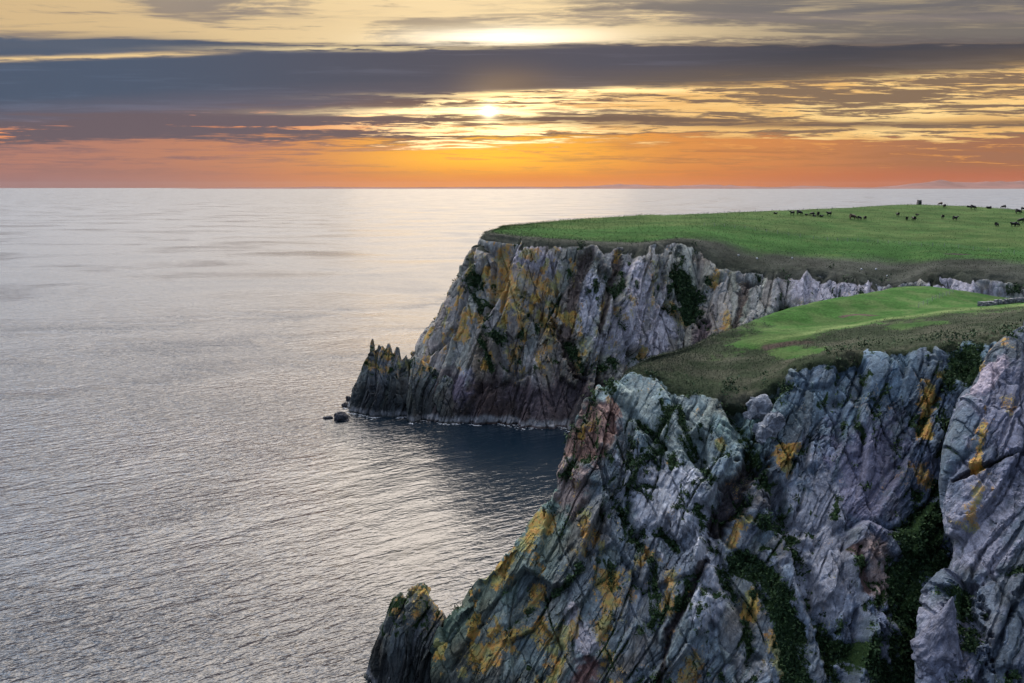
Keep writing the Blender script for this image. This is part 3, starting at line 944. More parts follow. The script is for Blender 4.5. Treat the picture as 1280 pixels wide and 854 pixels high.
def ridge_rock(name, sil, Yfn, half, mat, size, seed, label, cat, cu=14, lichz=None, mossy=.4, colr=(1, 1, 1), darkz=None, relief=.8, darkk=.28):
    """a rock fin: silhouette points (px, py) of its crest, standing in the sea at Yfn(px)"""
    cols = []
    for (px, py) in sil:
        Y = Yfn(px); t = np.array(P(px, py, Y))
        h = max(t[2] + 3, .5)
        fw_, bw = half * (.25 + .75 * min(1, h / 14)), half * (.25 + .75 * min(1, h / 14))
        cols.append([(t[0] + .1 * h, t[1] - fw_, -3), (t[0] + .06 * h, t[1] - fw_ * .8, t[2] * .3 - 1), (t[0] + .01 * h, t[1] - fw_ * .35, t[2] * .75 - .4), tuple(t),
                     (t[0], t[1] + bw * .4, t[2] * .7 - .5), (t[0], t[1] + bw, -3)])
    CUr = [cu] * (len(sil) - 1); CVr = [30, 34, 26, 16, 16]
    G = loft(cols, CUr, CVr)
    U, V = G.shape[:2]
    N = blur(grid_normals(G), 4); N /= np.linalg.norm(N, axis=2)[..., None] + 1e-9
    if N[U // 2, 30, 1] > 0: N = -N
    # pull both ends in so the fin closes
    p = G.reshape(-1, 3); n = N.reshape(-1, 3)
    d, joint, ids, q = rock_relief(p, n, (74, 80), size, seed, relief, 2.6)
    vf = (np.ones((U, 1)) * idx_param(CVr)[None, :]).ravel()
    keep = 1 - .75 * np.exp(-((vf - 3) / .35) ** 2)
    p = p + n * (d * keep)[:, None]
    tint = stone_tint(p, ids, q, seed, size) * np.array(colr, F32)
    zz = p[:, 2]
    if darkz is None: darkz = 7
    wob = fbm(p, 2.5 * size, 3, .6, seed)
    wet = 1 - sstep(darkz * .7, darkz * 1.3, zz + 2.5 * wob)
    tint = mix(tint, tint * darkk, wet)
    tide = sstep(.3, .8, zz) * (1 - sstep(1.2, 2.6, zz + wob))
    tint = mix(tint, np.broadcast_to(np.array((.27, .27, .27), F32), tint.shape), tide * .6)
    lich = np.zeros(len(p)) if lichz is None else sstep(lichz[0], lichz[1], zz + 2 * wob) * (.45 + .5 * fbm(p, 3 * size, 3, .5, seed + 2))
    moss = mossy * sstep(-.2, .4, wob + .4 * joint) * (1 - wet)
    cover = np.stack([np.zeros(len(p)), moss, lich * (1 - wet)], -1)
    STACKS.append(p)
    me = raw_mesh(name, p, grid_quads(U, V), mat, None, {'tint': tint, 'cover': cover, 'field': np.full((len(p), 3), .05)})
    return tagit(link(bpy.data.objects.new(name, me)), label, cat)


# spiked fin at the foot of the far headland
sil = [(432, 512), (437, 499), (443, 485), (449, 468), (456, 450), (462, 440), (465.5, 422), (468, 437), (473, 430), (478, 432), (480.5, 438), (485, 429), (489, 432), (491.5, 441), (495, 433), (499.5, 435), (502, 449), (508, 443), (513, 448), (521, 447), (530, 452), (541, 459), (553, 466), (564, 474), (574, 488), (590, 505), (606, 526)]
ridge_rock('sea_stack', sil, lambda px: 284 - (px - 437) * .085, 11, MAT_FAR, 1.1, 51, 'jagged spiked rock fin standing in the sea at the foot of the far green-topped cliff', 'sea stack', 14, (9, 17), .5, (.9, .88, .82), 12)
# twin-horned rock at the tip of the near headland
sil = [(462, 850), (467, 822), (474, 795), (482, 772), (488, 757), (491, 748), (497, 744), (501, 740), (505, 747), (511, 748), (515, 735), (522, 731), (527, 730), (533, 742), (540, 752), (548, 761), (557, 770), (570, 800), (580, 835)]
ridge_rock('sea_stack', sil, lambda px: 118.5 - (px - 465) * .02, 5.5, MAT_NEAR, .75, 61, 'dark twin-horned rock rising from the water at the tip of the near cliff', 'sea stack', 14, (8.5, 14), .55, (.62, .60, .52), 9, .95, .35)


def boulder(name, at, r, mat, seed, label, cat, group=None, squash=(1, .8, .6), rot=0, tintc=(.3, .3, .32), sub=40, rel=.6, lean=0, taper=0.0):
    th = np.linspace(0, 2 * np.pi, sub * 2 + 1); ph = np.linspace(-np.pi / 2, np.pi / 2, sub + 1)
    T, H = np.meshgrid(th, ph, indexing='ij')
    G = np.stack([np.cos(T) * np.cos(H), np.sin(T) * np.cos(H), np.sin(H)], -1)
    g = np.sign(G) * np.abs(G) ** .75
    p = g.reshape(-1, 3) * r * np.array(squash)
    n = G.reshape(-1, 3)
    off = np.array([seed * 3.7, seed * 1.3, 0])
    f1, f2, h, v = voro((p + off) / (r * .9), seed)
    rr = RT[h]
    d = r * .30 * ((v * (rr[:, 4:7] - .5)).sum(1) * 2 + (rr[:, 3] - .5)) * rel / .6
    d += r * .1 * fbm(p + off, r * .35, 4, .6, seed)
    p = p + n * d[:, None]
    tp = 1 - taper * np.clip(p[:, 2] / (r * squash[2]), -.3, 1)
    p[:, 0] *= tp; p[:, 1] *= tp
    # weld the seam
    pg = p.reshape(sub * 2 + 1, sub + 1, 3); pg[-1] = pg[0]; pg[:, 0] = pg[:, 0].mean(0); pg[:, -1] = pg[:, -1].mean(0)
    p = pg.reshape(-1, 3)
    ca, sa = math.cos(lean), math.sin(lean)
    p = np.stack([p[:, 0] * ca + p[:, 2] * sa, p[:, 1], -p[:, 0] * sa + p[:, 2] * ca], -1)
    t = np.broadcast_to(np.array(tintc, F32), p.shape) * (1 + .5 * fbm(p + off, r * .5, 3, .6, seed))[:, None]
    cover = np.zeros((len(p), 3), F32)
    me = raw_mesh(name, p, grid_quads(sub * 2 + 1, sub + 1), mat, None, {'tint': np.clip(t, .01, 1), 'cover': cover, 'field': cover})
    o = link(bpy.data.objects.new(name, me)); o.location = at; o.rotation_euler.z = rot
    return tagit(o, label, cat, group)


DK = (.055, .055, .06)
sr = 'dark rocks awash off the far sea stack'
boulder('sea_rock', (*P(427.5, 524.5, 268)[:2], .6), 2.4, MAT_FAR, 71, 'largest dark rock in the water just off the spiked sea stack', 'rock', sr, (1, .8, .85), 0, DK)
boulder('sea_rock', (*P(410, 523, 270)[:2], .1), 1.25, MAT_FAR, 72, 'low flat rock barely above the sea, furthest left of the rocks awash', 'rock', sr, (1.3, .8, .5), .3, DK)
boulder('sea_rock', (*P(431.5, 506.5, 285)[:2], .4), 1.2, MAT_FAR, 73, 'rounded dark rock between the largest rock awash and the foot of the spiked stack', 'rock', sr, (1, .8, .8), .9, DK)
boulder('sea_rock', (*P(435, 497, 294)[:2], .5), 1.0, MAT_FAR, 74, 'small pointed rock touching the left foot of the spiked sea stack', 'rock', sr, (.7, .8, 1.2), 1.4, DK)
bl = 'pale boulders in the gully below the turf edge'
for (px, py, r, sq, lean, lab) in ((947, 511, 2.1, (1, .8, .9), .2, 'pale blocky boulder at the turf edge, topmost at the head of the green gully'),
                                   (961, 534, 2.3, (.75, .5, 1.25), .55, 'grey leaning slab directly under the pale blocky boulder in the green gully'),
                                   ):
    h_ = hit(px, py, ['near'])
    boulder('boulder', (h_.x, h_.y - .2 * r, h_.z), r, MAT_NEAR, int(px), lab, 'boulder', bl, sq, .3, (.19, .205, .225), 40, .7, lean)
h_ = hit(1176, 790, ['buttress', 'near'])
boulder('rock_slab', (h_.x, h_.y, h_.z - 1), 4.6, MAT_NEAR, 91, 'tall violet-grey pointed slab leaning among dark bushes at the lower right', 'rock', None, (.50, .34, 1.25), .15, (.145, .15, .185), 56, .22, .20, .8)
ps = 'pale stones dotted over the dark heath of the far headland'
for (px, py, lab) in ((923, 319.5, 'pale stone on the dark heath, leftmost of the scattered stones'), (946, 323.5, 'pale stone on the dark heath, second of the scattered stones from the left'),
                      (990, 323, 'pale stone in the middle of the dark heath slope, alone'), (1077, 337, 'pale stone above the lilac cliff edge, left of a close pair'),
                      (1095, 337, 'pale stone above the lilac cliff edge, right of a close pair'), (1109, 345.5, 'pale stone lowest on the heath, right at the cliff edge')):
    h_ = hit(px, py, ['far'])
    boulder('stone', (h_.x, h_.y, h_.z + .1), .36, MAT_FAR, int(px), lab, 'stone', ps, (1, .8, .9), 0, (.42, .42, .42), 10)

# ================================================================== cattle
def cow_mesh(pose):
    """one continuous body: skin-modified skeleton of a beef cow, 2.3 m long, 1.4 m at the shoulder"""
    V_ = [(-.85, 0, 1.12), (-.45, 0, 1.03), (.05, 0, .98), (.5, 0, 1.05)]
    R_ = [.36, .48, .52, .46]
    E_ = [(0, 1), (1, 2), (2, 3)]
    if pose == 'graze':
        hd = [(.88, 0, .92), (1.12, 0, .5), (1.28, 0, .18)]
    elif pose == 'stand':
        hd = [(.88, 0, 1.32), (1.12, 0, 1.5), (1.45, 0, 1.28)]
    else:
        hd = [(.88, 0, 1.25), (1.1, .12, 1.32), (1.38, .25, 1.08)]
    for k, (h, r) in enumerate(zip(hd, (.22, .16, .09))):
        V_.append(h); R_.append(r); E_.append((3 if k == 0 else len(V_) - 2, len(V_) - 1))
    hi = len(V_) - 2
    for s in (-1, 1):      # ears
        V_.append((V_[hi][0] - .03, s * .24, V_[hi][2] + .05)); R_.append(.045); E_.append((hi, len(V_) - 1))
    lie = pose == 'lie'
    for s in (-1, 1):
        for (x, r0, par, dx) in ((.55, .15, 3, .0), (-.75, .18, 0, -.1)):
            pts = [(x, s * .2, .72), (x + dx, s * .22, .42), (x + .02, s * .22, .03)]
            for k, (q_, r) in enumerate(zip(pts, (r0, .085, .06))):
                V_.append(q_); R_.append(r); E_.append((par if k == 0 else len(V_) - 2, len(V_) - 1))
    V_.append((-1.13, 0, 1.0)); R_.append(.05); E_.append((0, len(V_) - 1))
    V_.append((-1.17, 0, .45)); R_.append(.04); E_.append((len(V_) - 2, len(V_) - 1))
    V_ = np.array(V_)
    if lie: V_[:, 2] = np.maximum(V_[:, 2] - .62, .06)
    me = bpy.data.meshes.new('cow'); me.from_pydata([tuple(v) for v in V_], E_, [])
    o = bpy.data.objects.new('cow_tmp', me); COL.objects.link(o)
    md = o.modifiers.new('s', 'SKIN'); me.skin_vertices
    for v, r in zip(me.skin_vertices[0].data, R_):
        v.radius = (r, r)
    me.skin_vertices[0].data[1].use_root = True
    o.modifiers.new('ss', 'SUBSURF').levels = 1
    dg = bpy.context.evaluated_depsgraph_get()
    out = bpy.data.meshes.new_from_object(o.evaluated_get(dg))
    bpy.data.objects.remove(o)
    out.name = 'cow'
    for pl in out.polygons: pl.use_smooth = True
    return out


POSES = {k: cow_mesh(k) for k in ('graze', 'stand', 'turn', 'lie')}
for k in POSES: POSES[k].materials.clear(); POSES[k].materials.append(MAT_COW)
BROWNM = POSES['graze'].copy(); BROWNM.materials.clear(); BROWNM.materials.append(MAT_COWB)
COWS = [
    (969.5, 267.5, 'lie', 0, .8, 'small dark calf lying alone at the far left end of the herd'),
    (990, 268.6, 'stand', 180, 1, 'black cow at the left end of the left-hand line of cattle'),
    (999.5, 268.8, 'graze', 10, 1.3, 'largest black cow in the left-hand line, second from its left end'),
    (1008, 269.2, 'lie', 0, .7, 'tiny dark calf lying right of the largest cow in the left-hand line'),
    (1014.8, 269.8, 'graze', 160, 1, 'black cow with its calf behind in the middle of the left-hand line'),
    (1018, 270.6, 'lie', 20, .8, 'black calf lying at the heels of a cow in the left-hand line'),
    (1022.3, 270, 'turn', 80, 1.05, 'black cow seen end-on in the left-hand line of cattle'),
    (1027, 271, 'lie', 0, .85, 'black calf lying second from the right end of the left-hand line'),
    (1036, 269.8, 'stand', 180, 1.1, 'black cow at the right end of the left-hand line of cattle'),
    (1066, 274.5, 'graze', 0, 1.5, 'big dark brown cow leading a tight group of three'),
    (1074.5, 274.8, 'graze', 20, 1, 'black cow grazing in the middle of the tight group of three'),
    (1080.8, 275, 'turn', 85, 1, 'black cow seen end-on at the right of the tight group of three'),
    (1121.8, 270.2, 'turn', 100, .95, 'black cow standing alone below and left of the stone tower'),
    (1146.5, 269.3, 'lie', 0, .75, 'small dark calf directly below the stone tower'),
    (1133.5, 275.6, 'graze', 60, .95, 'left one of two black cows side by side below the tower'),
    (1142, 276, 'turn', 95, 1.1, 'right one of two black cows side by side below the tower'),
    (1178, 273.4, 'turn', 80, 1, 'black cow seen end-on in the mid field right of the tower'),
    (1194, 275.5, 'stand', 0, 1.15, 'black cow in profile alone in mid field facing right'),
    (1175, 255.6, 'stand', 180, 1, 'brown cow on the skyline just right of the stone tower'),
    (1180, 259.5, 'turn', 90, .95, 'black cow end-on just below the skyline right of the tower'),
    (1211, 259.2, 'lie', 0, .9, 'dark cow lying on the skyline behind a grazing cow'),
    (1216.5, 261.8, 'graze', 0, 1.3, 'large black cow grazing just below the skyline'),
    (1235.8, 260.8, 'lie', 180, 1.2, 'black cow lying stretched out near the skyline'),
    (1254, 259.8, 'graze', 160, 1.1, 'cow grazing in silhouette against the sea on the skyline'),
    (1273, 267.3, 'graze', 0, 1.35, 'black cow grazing on the slope near the right edge, uppermost there'),
    (1275.5, 278.3, 'graze', 170, 1.25, 'black cow grazing above a touching pair near the right edge'),
    (1246, 283.3, 'graze', 30, 1.1, 'black cow grazing alone left of a touching pair'),
    (1266, 283.2, 'stand', 180, 1.15, 'left one of two touching black cows at the lower right of the field'),
    (1271.3, 283.2, 'graze', 10, 1.15, 'right one of two touching black cows at the lower right of the field'),
    (1279, 260.5, 'stand', 0, 1, 'cow on the skyline cut by the right edge of the view'),
]
for (px, py, pose, rz, sc, lab) in COWS:
    h_ = None; yy = py
    while h_ is None or h_.y > 470:
        h_ = hit(px, yy, ['far']); yy += .25
    m_ = BROWNM if 'brown' in lab else POSES[pose]
    o = link(bpy.data.objects.new('cow', m_))
    o.location = (h_.x, h_.y, h_.z - .02); o.rotation_euler.z = math.radians(rz); o.scale = (sc * 1.02, sc * 1.1, sc * 1.15)
    tagit(o, lab, 'cow', 'cattle grazing on the far headland')

# ================================================================== stone tower
def box_mesh(boxes):
    """boxes: (cx, cy, cz, sx, sy, sz, rz)"""
    vs, qs = [], []
    for (cx, cy, cz, sx, sy, sz, rz) in boxes:
        b0 = len(vs); c, s = math.cos(rz), math.sin(rz)
        for dz in (-1, 1):
            for (dx, dy) in ((-1, -1), (1, -1), (1, 1), (-1, 1)):
                x, y = dx * sx / 2, dy * sy / 2
                vs.append((cx + x * c - y * s, cy + x * s + y * c, cz + dz * sz / 2))
        for f in ((0, 3, 2, 1), (4, 5, 6, 7), (0, 1, 5, 4), (1, 2, 6, 5), (2, 3, 7, 6), (3, 0, 4, 7)):
            qs.append(tuple(b0 + i for i in f))
    return np.array(vs), np.array(qs)


h_ = None; yy = 256.0
while h_ is None or h_.y > 470:
    h_ = hit(1150.5, yy, ['far']); yy += .2
tower = bpy.data.objects.new('stone_tower', None); link(tower)
tower.location = (h_.x, h_.y + 1.5, h_.z - .2)
tower.scale = (.70, .70, .85)
tagit(tower, 'squat tapered stone tower with broken top on the skyline of the green headland', 'tower')
bx = []
R2 = random.Random(3)
for c in range(10):
    z = .16 + c * .33; w = 2.9 - .065 * c
    for side in range(4):
        k = 0.0
        while k < w - .05:
            L = min(R2.uniform(.4, .8), w - k)
            if side == 0 and c < 6 and .95 < k + L / 2 - 0 < 1.95: k += L; continue   # doorway on the near side
            if c >= 9 and R2.random() < .55: k += L; continue
            x = -w / 2 + k + L / 2; y = -w / 2 + .22
            for _ in range(side): x, y = -y, x
            bx.append((x, y, z, L - .03, .46 + R2.uniform(0, .1), .31, side * math.pi / 2)); k += L
v_, q_ = box_mesh(bx)
v_ += np.random.default_rng(2).normal(0, .02, v_.shape)
link(bpy.data.objects.new('wall', raw_mesh('wall', v_, q_, MAT_TOWER)), tower)
v_, q_ = box_mesh([(0, 0, 1.5, 1.9, 1.9, 3.0, 0)])
link(bpy.data.objects.new('core', raw_mesh('core', v_, q_, MAT_DARK)), tower)
v_, q_ = box_mesh([(0, -1.28, 2.1, 1.5, .34, .28, 0)])
link(bpy.data.objects.new('lintel', raw_mesh('lintel', v_, q_, MAT_TOWER)), tower)

# ================================================================== fences
def fence(pts, names, spacing, hgt, label, post_r=.07, wires=3, group='post and wire fences', wood=None):
    W = []
    for (px, py) in pts:
        h_ = hit(px, py, names); yy = py
        while h_ is None or h_.y > 470:
            yy += .25; h_ = hit(px, yy, names)
        W.append(np.array(h_))
    root = bpy.data.objects.new('fence', None); link(root)
    root.location = W[0]
    tagit(root, label, 'fence')
    # evenly spaced along the line
    P_ = []
    for a, b in zip(W[:-1], W[1:]):
        m = max(1, round(np.linalg.norm((b - a)[:2]) / spacing))
        for k in range(m):
            t = k / m; x, y = a[0] + (b[0] - a[0]) * t, a[1] + (b[1] - a[1]) * t
            P_.append((x, y, ground_z(x, y, names)))
    P_.append((W[-1][0], W[-1][1], ground_z(W[-1][0], W[-1][1], names)))
    R3 = random.Random(len(P_))
    pm = None
    for (x, y, z) in P_:
        if pm is None:
            th = np.arange(8) / 8 * 2 * np.pi
            vs = np.concatenate([np.stack([np.cos(th) * post_r * k, np.sin(th) * post_r * k, np.full(8, zz)], -1) for zz, k in ((-.3, 1), (hgt * .96, .95), (hgt, .6))] + [[(0, 0, hgt)]])
            qs = [(r * 8 + i, r * 8 + (i + 1) % 8, (r + 1) * 8 + (i + 1) % 8, (r + 1) * 8 + i) for r in (0, 1) for i in range(8)]
            pm = bpy.data.meshes.new('post'); pm.from_pydata([tuple(v) for v in vs], [], qs + [(16 + i, 16 + (i + 1) % 8, 24) for i in range(8)])
            pm.materials.append(wood or MAT_WOOD)
        o = bpy.data.objects.new('post', pm); link(o, root)
        o.location = (x - W[0][0], y - W[0][1], z - W[0][2])
        o.rotation_euler = (R3.uniform(-.06, .06), R3.uniform(-.06, .06), R3.uniform(0, 3)); o.scale.z = R3.uniform(.85, 1.15)
    bx = []
    vs, qs = [], []
    for wv in range(wires):
        zz = hgt * (.35 + .55 * wv / max(1, wires - 1)); r = .008
        for a, b in zip(P_[:-1], P_[1:]):
            a = np.array(a) - W[0] + (0, 0, zz); b = np.array(b) - W[0] + (0, 0, zz)
            dd = (b - a) / np.linalg.norm(b - a); s = np.cross(dd, (0, 0, 1)); s /= np.linalg.norm(s); u = np.cross(s, dd)
            b0 = len(vs)
            for e in (a, b):
                for k in range(4):
                    an = k * math.pi / 2
                    vs.append(e + r * (math.cos(an) * s + math.sin(an) * u))
            qs += [(b0 + k, b0 + (k + 1) % 4, b0 + 4 + (k + 1) % 4, b0 + 4 + k) for k in range(4)]
    link(bpy.data.objects.new('wire', raw_mesh('wire', np.array(vs), np.array(qs), MAT_WIRE)), root)
    return root


fence([(880, 282.5), (944, 288.5), (1000, 297), (1034, 301), (1110, 304.5), (1180, 309), (1235, 314.5), (1284, 320)], ['far'], 4.4, 1.45, 'long grey post fence crossing the far field between bright grass and dark heath')
fence([(866, 268.8), (905, 267.5), (944, 265.5), (985, 264.3), (1040, 262.3)], ['far'], 8.5, 1.25, 'sparse dark post fence along the skyline at the left of the far field', .09, 2, wood=MAT_WALL)
fence([(1148, 384.5), (1165, 376.5), (1191, 366.5)], ['near'], 2.6, 1.15, 'short wire fence climbing the bright mound of the near headland', .045, 4)

# ================================================================== dry stone wall on the near mound
W = []
for (px, py) in ((1224, 383), (1245, 380.5), (1265, 378.5), (1290, 376.5), (1330, 374)):
    W.append(np.array(hit_on(px, py, ['near'], 240)))
bx = []
R4 = random.Random(9)
org = W[0].copy()
for a, b in zip(W[:-1], W[1:]):
    L = np.linalg.norm((b - a)[:2]); ang = math.atan2(b[1] - a[1], b[0] - a[0])
    for course in range(3):
        k = 0
        while k < L:
            l = R4.uniform(.35, .9)
            if course == 2 and R4.random() < .35: k += l; continue
            t = min(1, (k + l / 2) / L); x, y = a[0] + (b[0] - a[0]) * t, a[1] + (b[1] - a[1]) * t
            z = ground_z(x, y, ['near'])
            bx.append((x - org[0] + R4.uniform(-.1, .1), y - org[1] + R4.uniform(-.1, .1), z - org[2] + .18 + course * .34, l, R4.uniform(.55, .85), R4.uniform(.32, .42), ang + R4.uniform(-.2, .2)))
            k += l
v_, q_ = box_mesh(bx); v_ += np.random.default_rng(4).normal(0, .045, v_.shape)
o = link(bpy.data.objects.new('stone_wall', raw_mesh('stone_wall', v_, q_, MAT_WALL))); o.location = org
tagit(o, 'low tumbled grey dry stone wall at the right of the near grassy mound', 'wall')

# ================================================================== vegetation (uncountable)
def cards(name, base, nrm, size, mat, per=2, tall=1.0, up_bias=.3, seed=1):
    r = np.random.default_rng(seed)
    n_ = len(base)
    P0 = np.repeat(base, per, 0) + r.normal(0, .6, (n_ * per, 3)) * size
    N_ = np.repeat(nrm, per, 0)
    P0 = P0 + N_ * r.uniform(0, 1.0, (n_ * per, 1)) * size
    a = r.normal(size=(n_ * per, 3)) + N_ * .3 + np.array([0, 0, up_bias]); a /= np.linalg.norm(a, axis=1)[:, None]
    b = np.cross(a, r.normal(size=(n_ * per, 3))); b /= np.linalg.norm(b, axis=1)[:, None]
    s = (size * r.uniform(.5, 1.2, (n_ * per, 1)))
    q0 = P0 - b * s * .3; q1 = P0 + b * s * .3
    q2 = P0 + a * s * tall + b * s * .12; q3 = P0 + a * s * tall * .9 - b * s * .18
    v = np.stack([q0, q1, q2, q3], 1).reshape(-1, 3)
    q = np.arange(len(v)).reshape(-1, 4)
    o = link(bpy.data.objects.new(name, raw_mesh(name, v, q, mat))); o['kind'] = 'stuff'
    return o


def pick(mask, frac, seed):
    r = np.random.default_rng(seed)
    return np.where(mask & (r.random(len(mask)) < frac))[0]


m_ = NEAR['moss']; k1 = pick((m_ > .5) & (NEAR['vf'] < 4.6), .38, 1)
k2 = pick(BUT['moss'] > .55, .35, 2)
B_ = np.concatenate([NEAR['p'][k1], BUT['p'][k2]]); N_ = np.concatenate([NEAR['n'][k1], BUT['n'][k2]])
o = cards('shrubs', B_, N_, .42, MAT_SHRUB, 2, 1.0, .5, 3)
o['label'] = 'dark green scrub filling the gullies and ledges of the near cliff'; o['category'] = 'scrub'
k2 = pick((FAR['moss'] > .6) & (FAR['vf'] < 4.3), .6, 7)
o = cards('cliff_plants', FAR['p'][k2], FAR['n'][k2], .75, MAT_SHRUB, 2, 1.0, .4, 8)
o['label'] = 'dark green plants in the clefts of the far cliff'; o['category'] = 'scrub'
k2 = pick((FAR['turf'] > .7) & (FAR['vf'] > 4.0) & (FAR['vf'] < 8.2), .32, 17)
for lo_, hi_, nm, mt, lb in ((4.0, 5.1, 'heather', MAT_TURF, 'dull heathery grass along the rim of the far cliff'), (5.1, 8.2, 'pasture_grass', MAT_FIELD, 'short green pasture grass on the far headland')):
    kk = k2[(FAR['vf'][k2] >= lo_) & (FAR['vf'][k2] < hi_)]
    jit = np.random.default_rng(5).normal(0, .5, (len(kk), 3)) * np.array((1, 1, 0))
    o = cards(nm, FAR['p'][kk] + jit, np.tile((0, 0, 1.0), (len(kk), 1)), .34, mt, 1, .8, 1.4, 18)
    o['label'] = lb; o['category'] = 'grass'
k3 = pick((NEAR['turf'] > .7) & (NEAR['vf'] > 3.9) & (NEAR['vf'] < 7.9) & (NEAR['gfac'] < .5), .5, 4)
o = cards('heath_grass', NEAR['p'][k3], np.tile((0, 0, 1.0), (len(k3), 1)), .17, MAT_TURF, 1, 1.3, 1.6, 5)
o['label'] = 'tufted dull grass over the near slope'; o['category'] = 'grass'

# ================================================================== sea
m, nt, b = new_mat('sea_water')
pos = geo_pos(nt)
setin(nt, b, 'Base Color', (.003, .010, .018))
b.inputs['IOR'].default_value = 1.58
patch = noise(nt, mapping(nt, pos, (.006, .010, 1), (0, 0, .22)), 1.0, 6, .62, .6)
sx_, sy_, sz_ = sepxyz(nt, pos)
# a tide line of smooth water winding seaward of the point
tl = (sy_ - 585.0) - sx_ * .62 - (sx_ * sx_) * .0004
tl = tl + (noise(nt, mapping(nt, pos, (.012, .02, 1)), 1.0, 5, .6) - .5) * 150.0
slick = (tl.gauss(0, 24.0) + (tl + 95.0).gauss(0, 18.0) * .7 + (tl + 170.0).gauss(0, 14.0) * .5) * (1 - sx_.ss(-60.0, 20.0)) * noise(nt, mapping(nt, pos, (.02, .05, 1)), 1.0, 4, .6).ss(.38, .58)
slick = slick.min(1.0)
lx, ly = sx_ - 45.0, sy_ - 205.0
lee = (lx * lx + ly * ly)._m('SQRT').ss(55, 135) * .78 + .22        # sheltered cove behind the point
px_, py_, pz_ = sepxyz(nt, pos)
off = (px_ * px_ + py_ * py_)._m('SQRT').ss(90, 700)      # open water is rougher than the lee of the cliffs
setin(nt, b, 'Roughness', (patch.ss(.3, .7) - .5) * (off * .16 + .06) + off * .16 + .22 + lee * .08 - .08 + slick * .05)
def swell(ang, sx, sy, det, rgh, dst):
    return noise(nt, mapping(nt, mapping(nt, pos, (1, 1, 1), (0, 0, -ang)), (sx, sy, 1)), 1.0, det, rgh, dst)


w1 = swell(.52, .17, .46, 3, .55, .5)
w2 = swell(.40, .50, 1.30, 3, .6, .4)
w3 = swell(.60, .035, .11, 2, .5, 0)
amp = (patch.ss(.28, .72) * 1.35 + .32) * lee * (1 + slick * 1.6)
h = w3 * .55 + w1 * amp * 1.05 + w2 * amp * .50
nb = bump(nt, b, h, 1.0, 1.0, None, .5)
MAT_SEA = m
rad = [0] + list(np.geomspace(40, 60000, 56))
th = np.linspace(0, 2 * np.pi, 97)[:-1]
vs = [(0.0, 0.0, 0.0)]; fs = []
for r in rad[1:]:
    vs += [(r * math.cos(t), r * math.sin(t), 0.0) for t in th]
nT = len(th)
for i in range(nT): fs.append((0, 1 + i, 1 + (i + 1) % nT))
for k in range(len(rad) - 2):
    for i in range(nT):
        a = 1 + k * nT
        fs.append((a + i, a + nT + i, a + nT + (i + 1) % nT, a + (i + 1) % nT))
me = bpy.data.meshes.new('sea'); me.from_pydata(vs, [], fs); me.materials.append(MAT_SEA)
for pl in me.polygons: pl.use_smooth = True
sea = link(bpy.data.objects.new('sea', me)); sea['kind'] = 'structure'

fo = []
for nm in ('p', 'stk0', 'stk1'):
    q_ = FAR.get(nm) if nm == 'p' else STACKS[int(nm[-1])]
    k = np.where((np.abs(q_[:, 2] - .05) < .30) & (q_[:, 1] < 300))[0]
    fo.append(q_[k])
fo = np.concatenate(fo)
rf = np.random.default_rng(12)
keepf = fbm(fo, 6, 3, .6, 3.3) + rf.normal(0, .15, len(fo)) > .0
fo = fo[keepf]
fo = fo[rf.random(len(fo)) < .6]
nfo = len(fo); ang = rf.uniform(0, 6.28, nfo); sz = rf.uniform(.08, .38, nfo)
cx = fo[:, 0] + rf.normal(0, .6, nfo); cy = fo[:, 1] - np.abs(rf.normal(0, 1.1, nfo))
vv_ = np.stack([np.stack([cx + sz * rf.uniform(.5, 1.2, nfo) * 1.5 * np.cos(ang + a), cy + sz * rf.uniform(.5, 1.2, nfo) * np.sin(ang + a), rf.uniform(.02, .09, nfo)], -1) for a in (0, 1.26, 2.51, 3.77, 5.03)], 1).reshape(-1, 3)
MAT_FOAM = plain('foam', (.36, .38, .40), .9, .2, 3, 0)
o = link(bpy.data.objects.new('sea_foam', raw_mesh('sea_foam', vv_, np.arange(nfo * 5).reshape(-1, 5), MAT_FOAM, None, None, 5)))
o['kind'] = 'stuff'; o['label'] = 'thin white wash along the foot of the far cliff'; o['category'] = 'foam'

# ================================================================== far coast
def far_ridge(name, pts, Y, depth):
    # pts: (px, height m)
    px = np.linspace(pts[0][0], pts[-1][0], 200)
    hh = np.interp(px, [a for a, _ in pts], [b_ for _, b_ in pts])
    rr = np.random.default_rng(3)
    hh = hh * (1 + .10 * np.interp(px, np.linspace(px[0], px[-1], 60), rr.normal(size=60)))
    x = (px - 640) / FPX * Y / CP
    rows_ = []
    for (dy, k) in ((-depth * .5, -.05), (-depth * .3, .35), (-depth * .12, .8), (0, 1), (depth * .3, .6), (depth, -.05)):
        rows_.append(np.stack([x, np.full_like(x, Y + dy), hh * k], -1))
    G = np.stack(rows_, 1)
    o = link(bpy.data.objects.new(name, raw_mesh(name, G.reshape(-1, 3), grid_quads(*G.shape[:2]), MAT_HILL, np.ones((G.shape[0] - 1) * (G.shape[1] - 1), bool))))
    o['kind'] = 'structure'


far_ridge('distant_hills', [(1085, 0), (1105, 90), (1130, 300), (1145, 330), (1180, 320), (1230, 330), (1280, 325), (1340, 340), (1420, 250), (1550, 0)], 40000, 6000)
far_ridge('distant_hills', [(640, 0), (720, 90), (770, 220), (800, 170), (830, 110), (860, 190), (900, 180), (930, 100), (960, 60), (990, 130), (1010, 120), (1040, 30), (1060, 0)], 46000, 6000)
far_ridge('distant_coast', [(230, 0), (290, 55), (400, 70), (520, 60), (640, 75), (800, 70), (950, 75), (1080, 60), (1120, 40), (1200, 60), (1240, 80), (1330, 50), (1400, 0)], 34000, 3000)

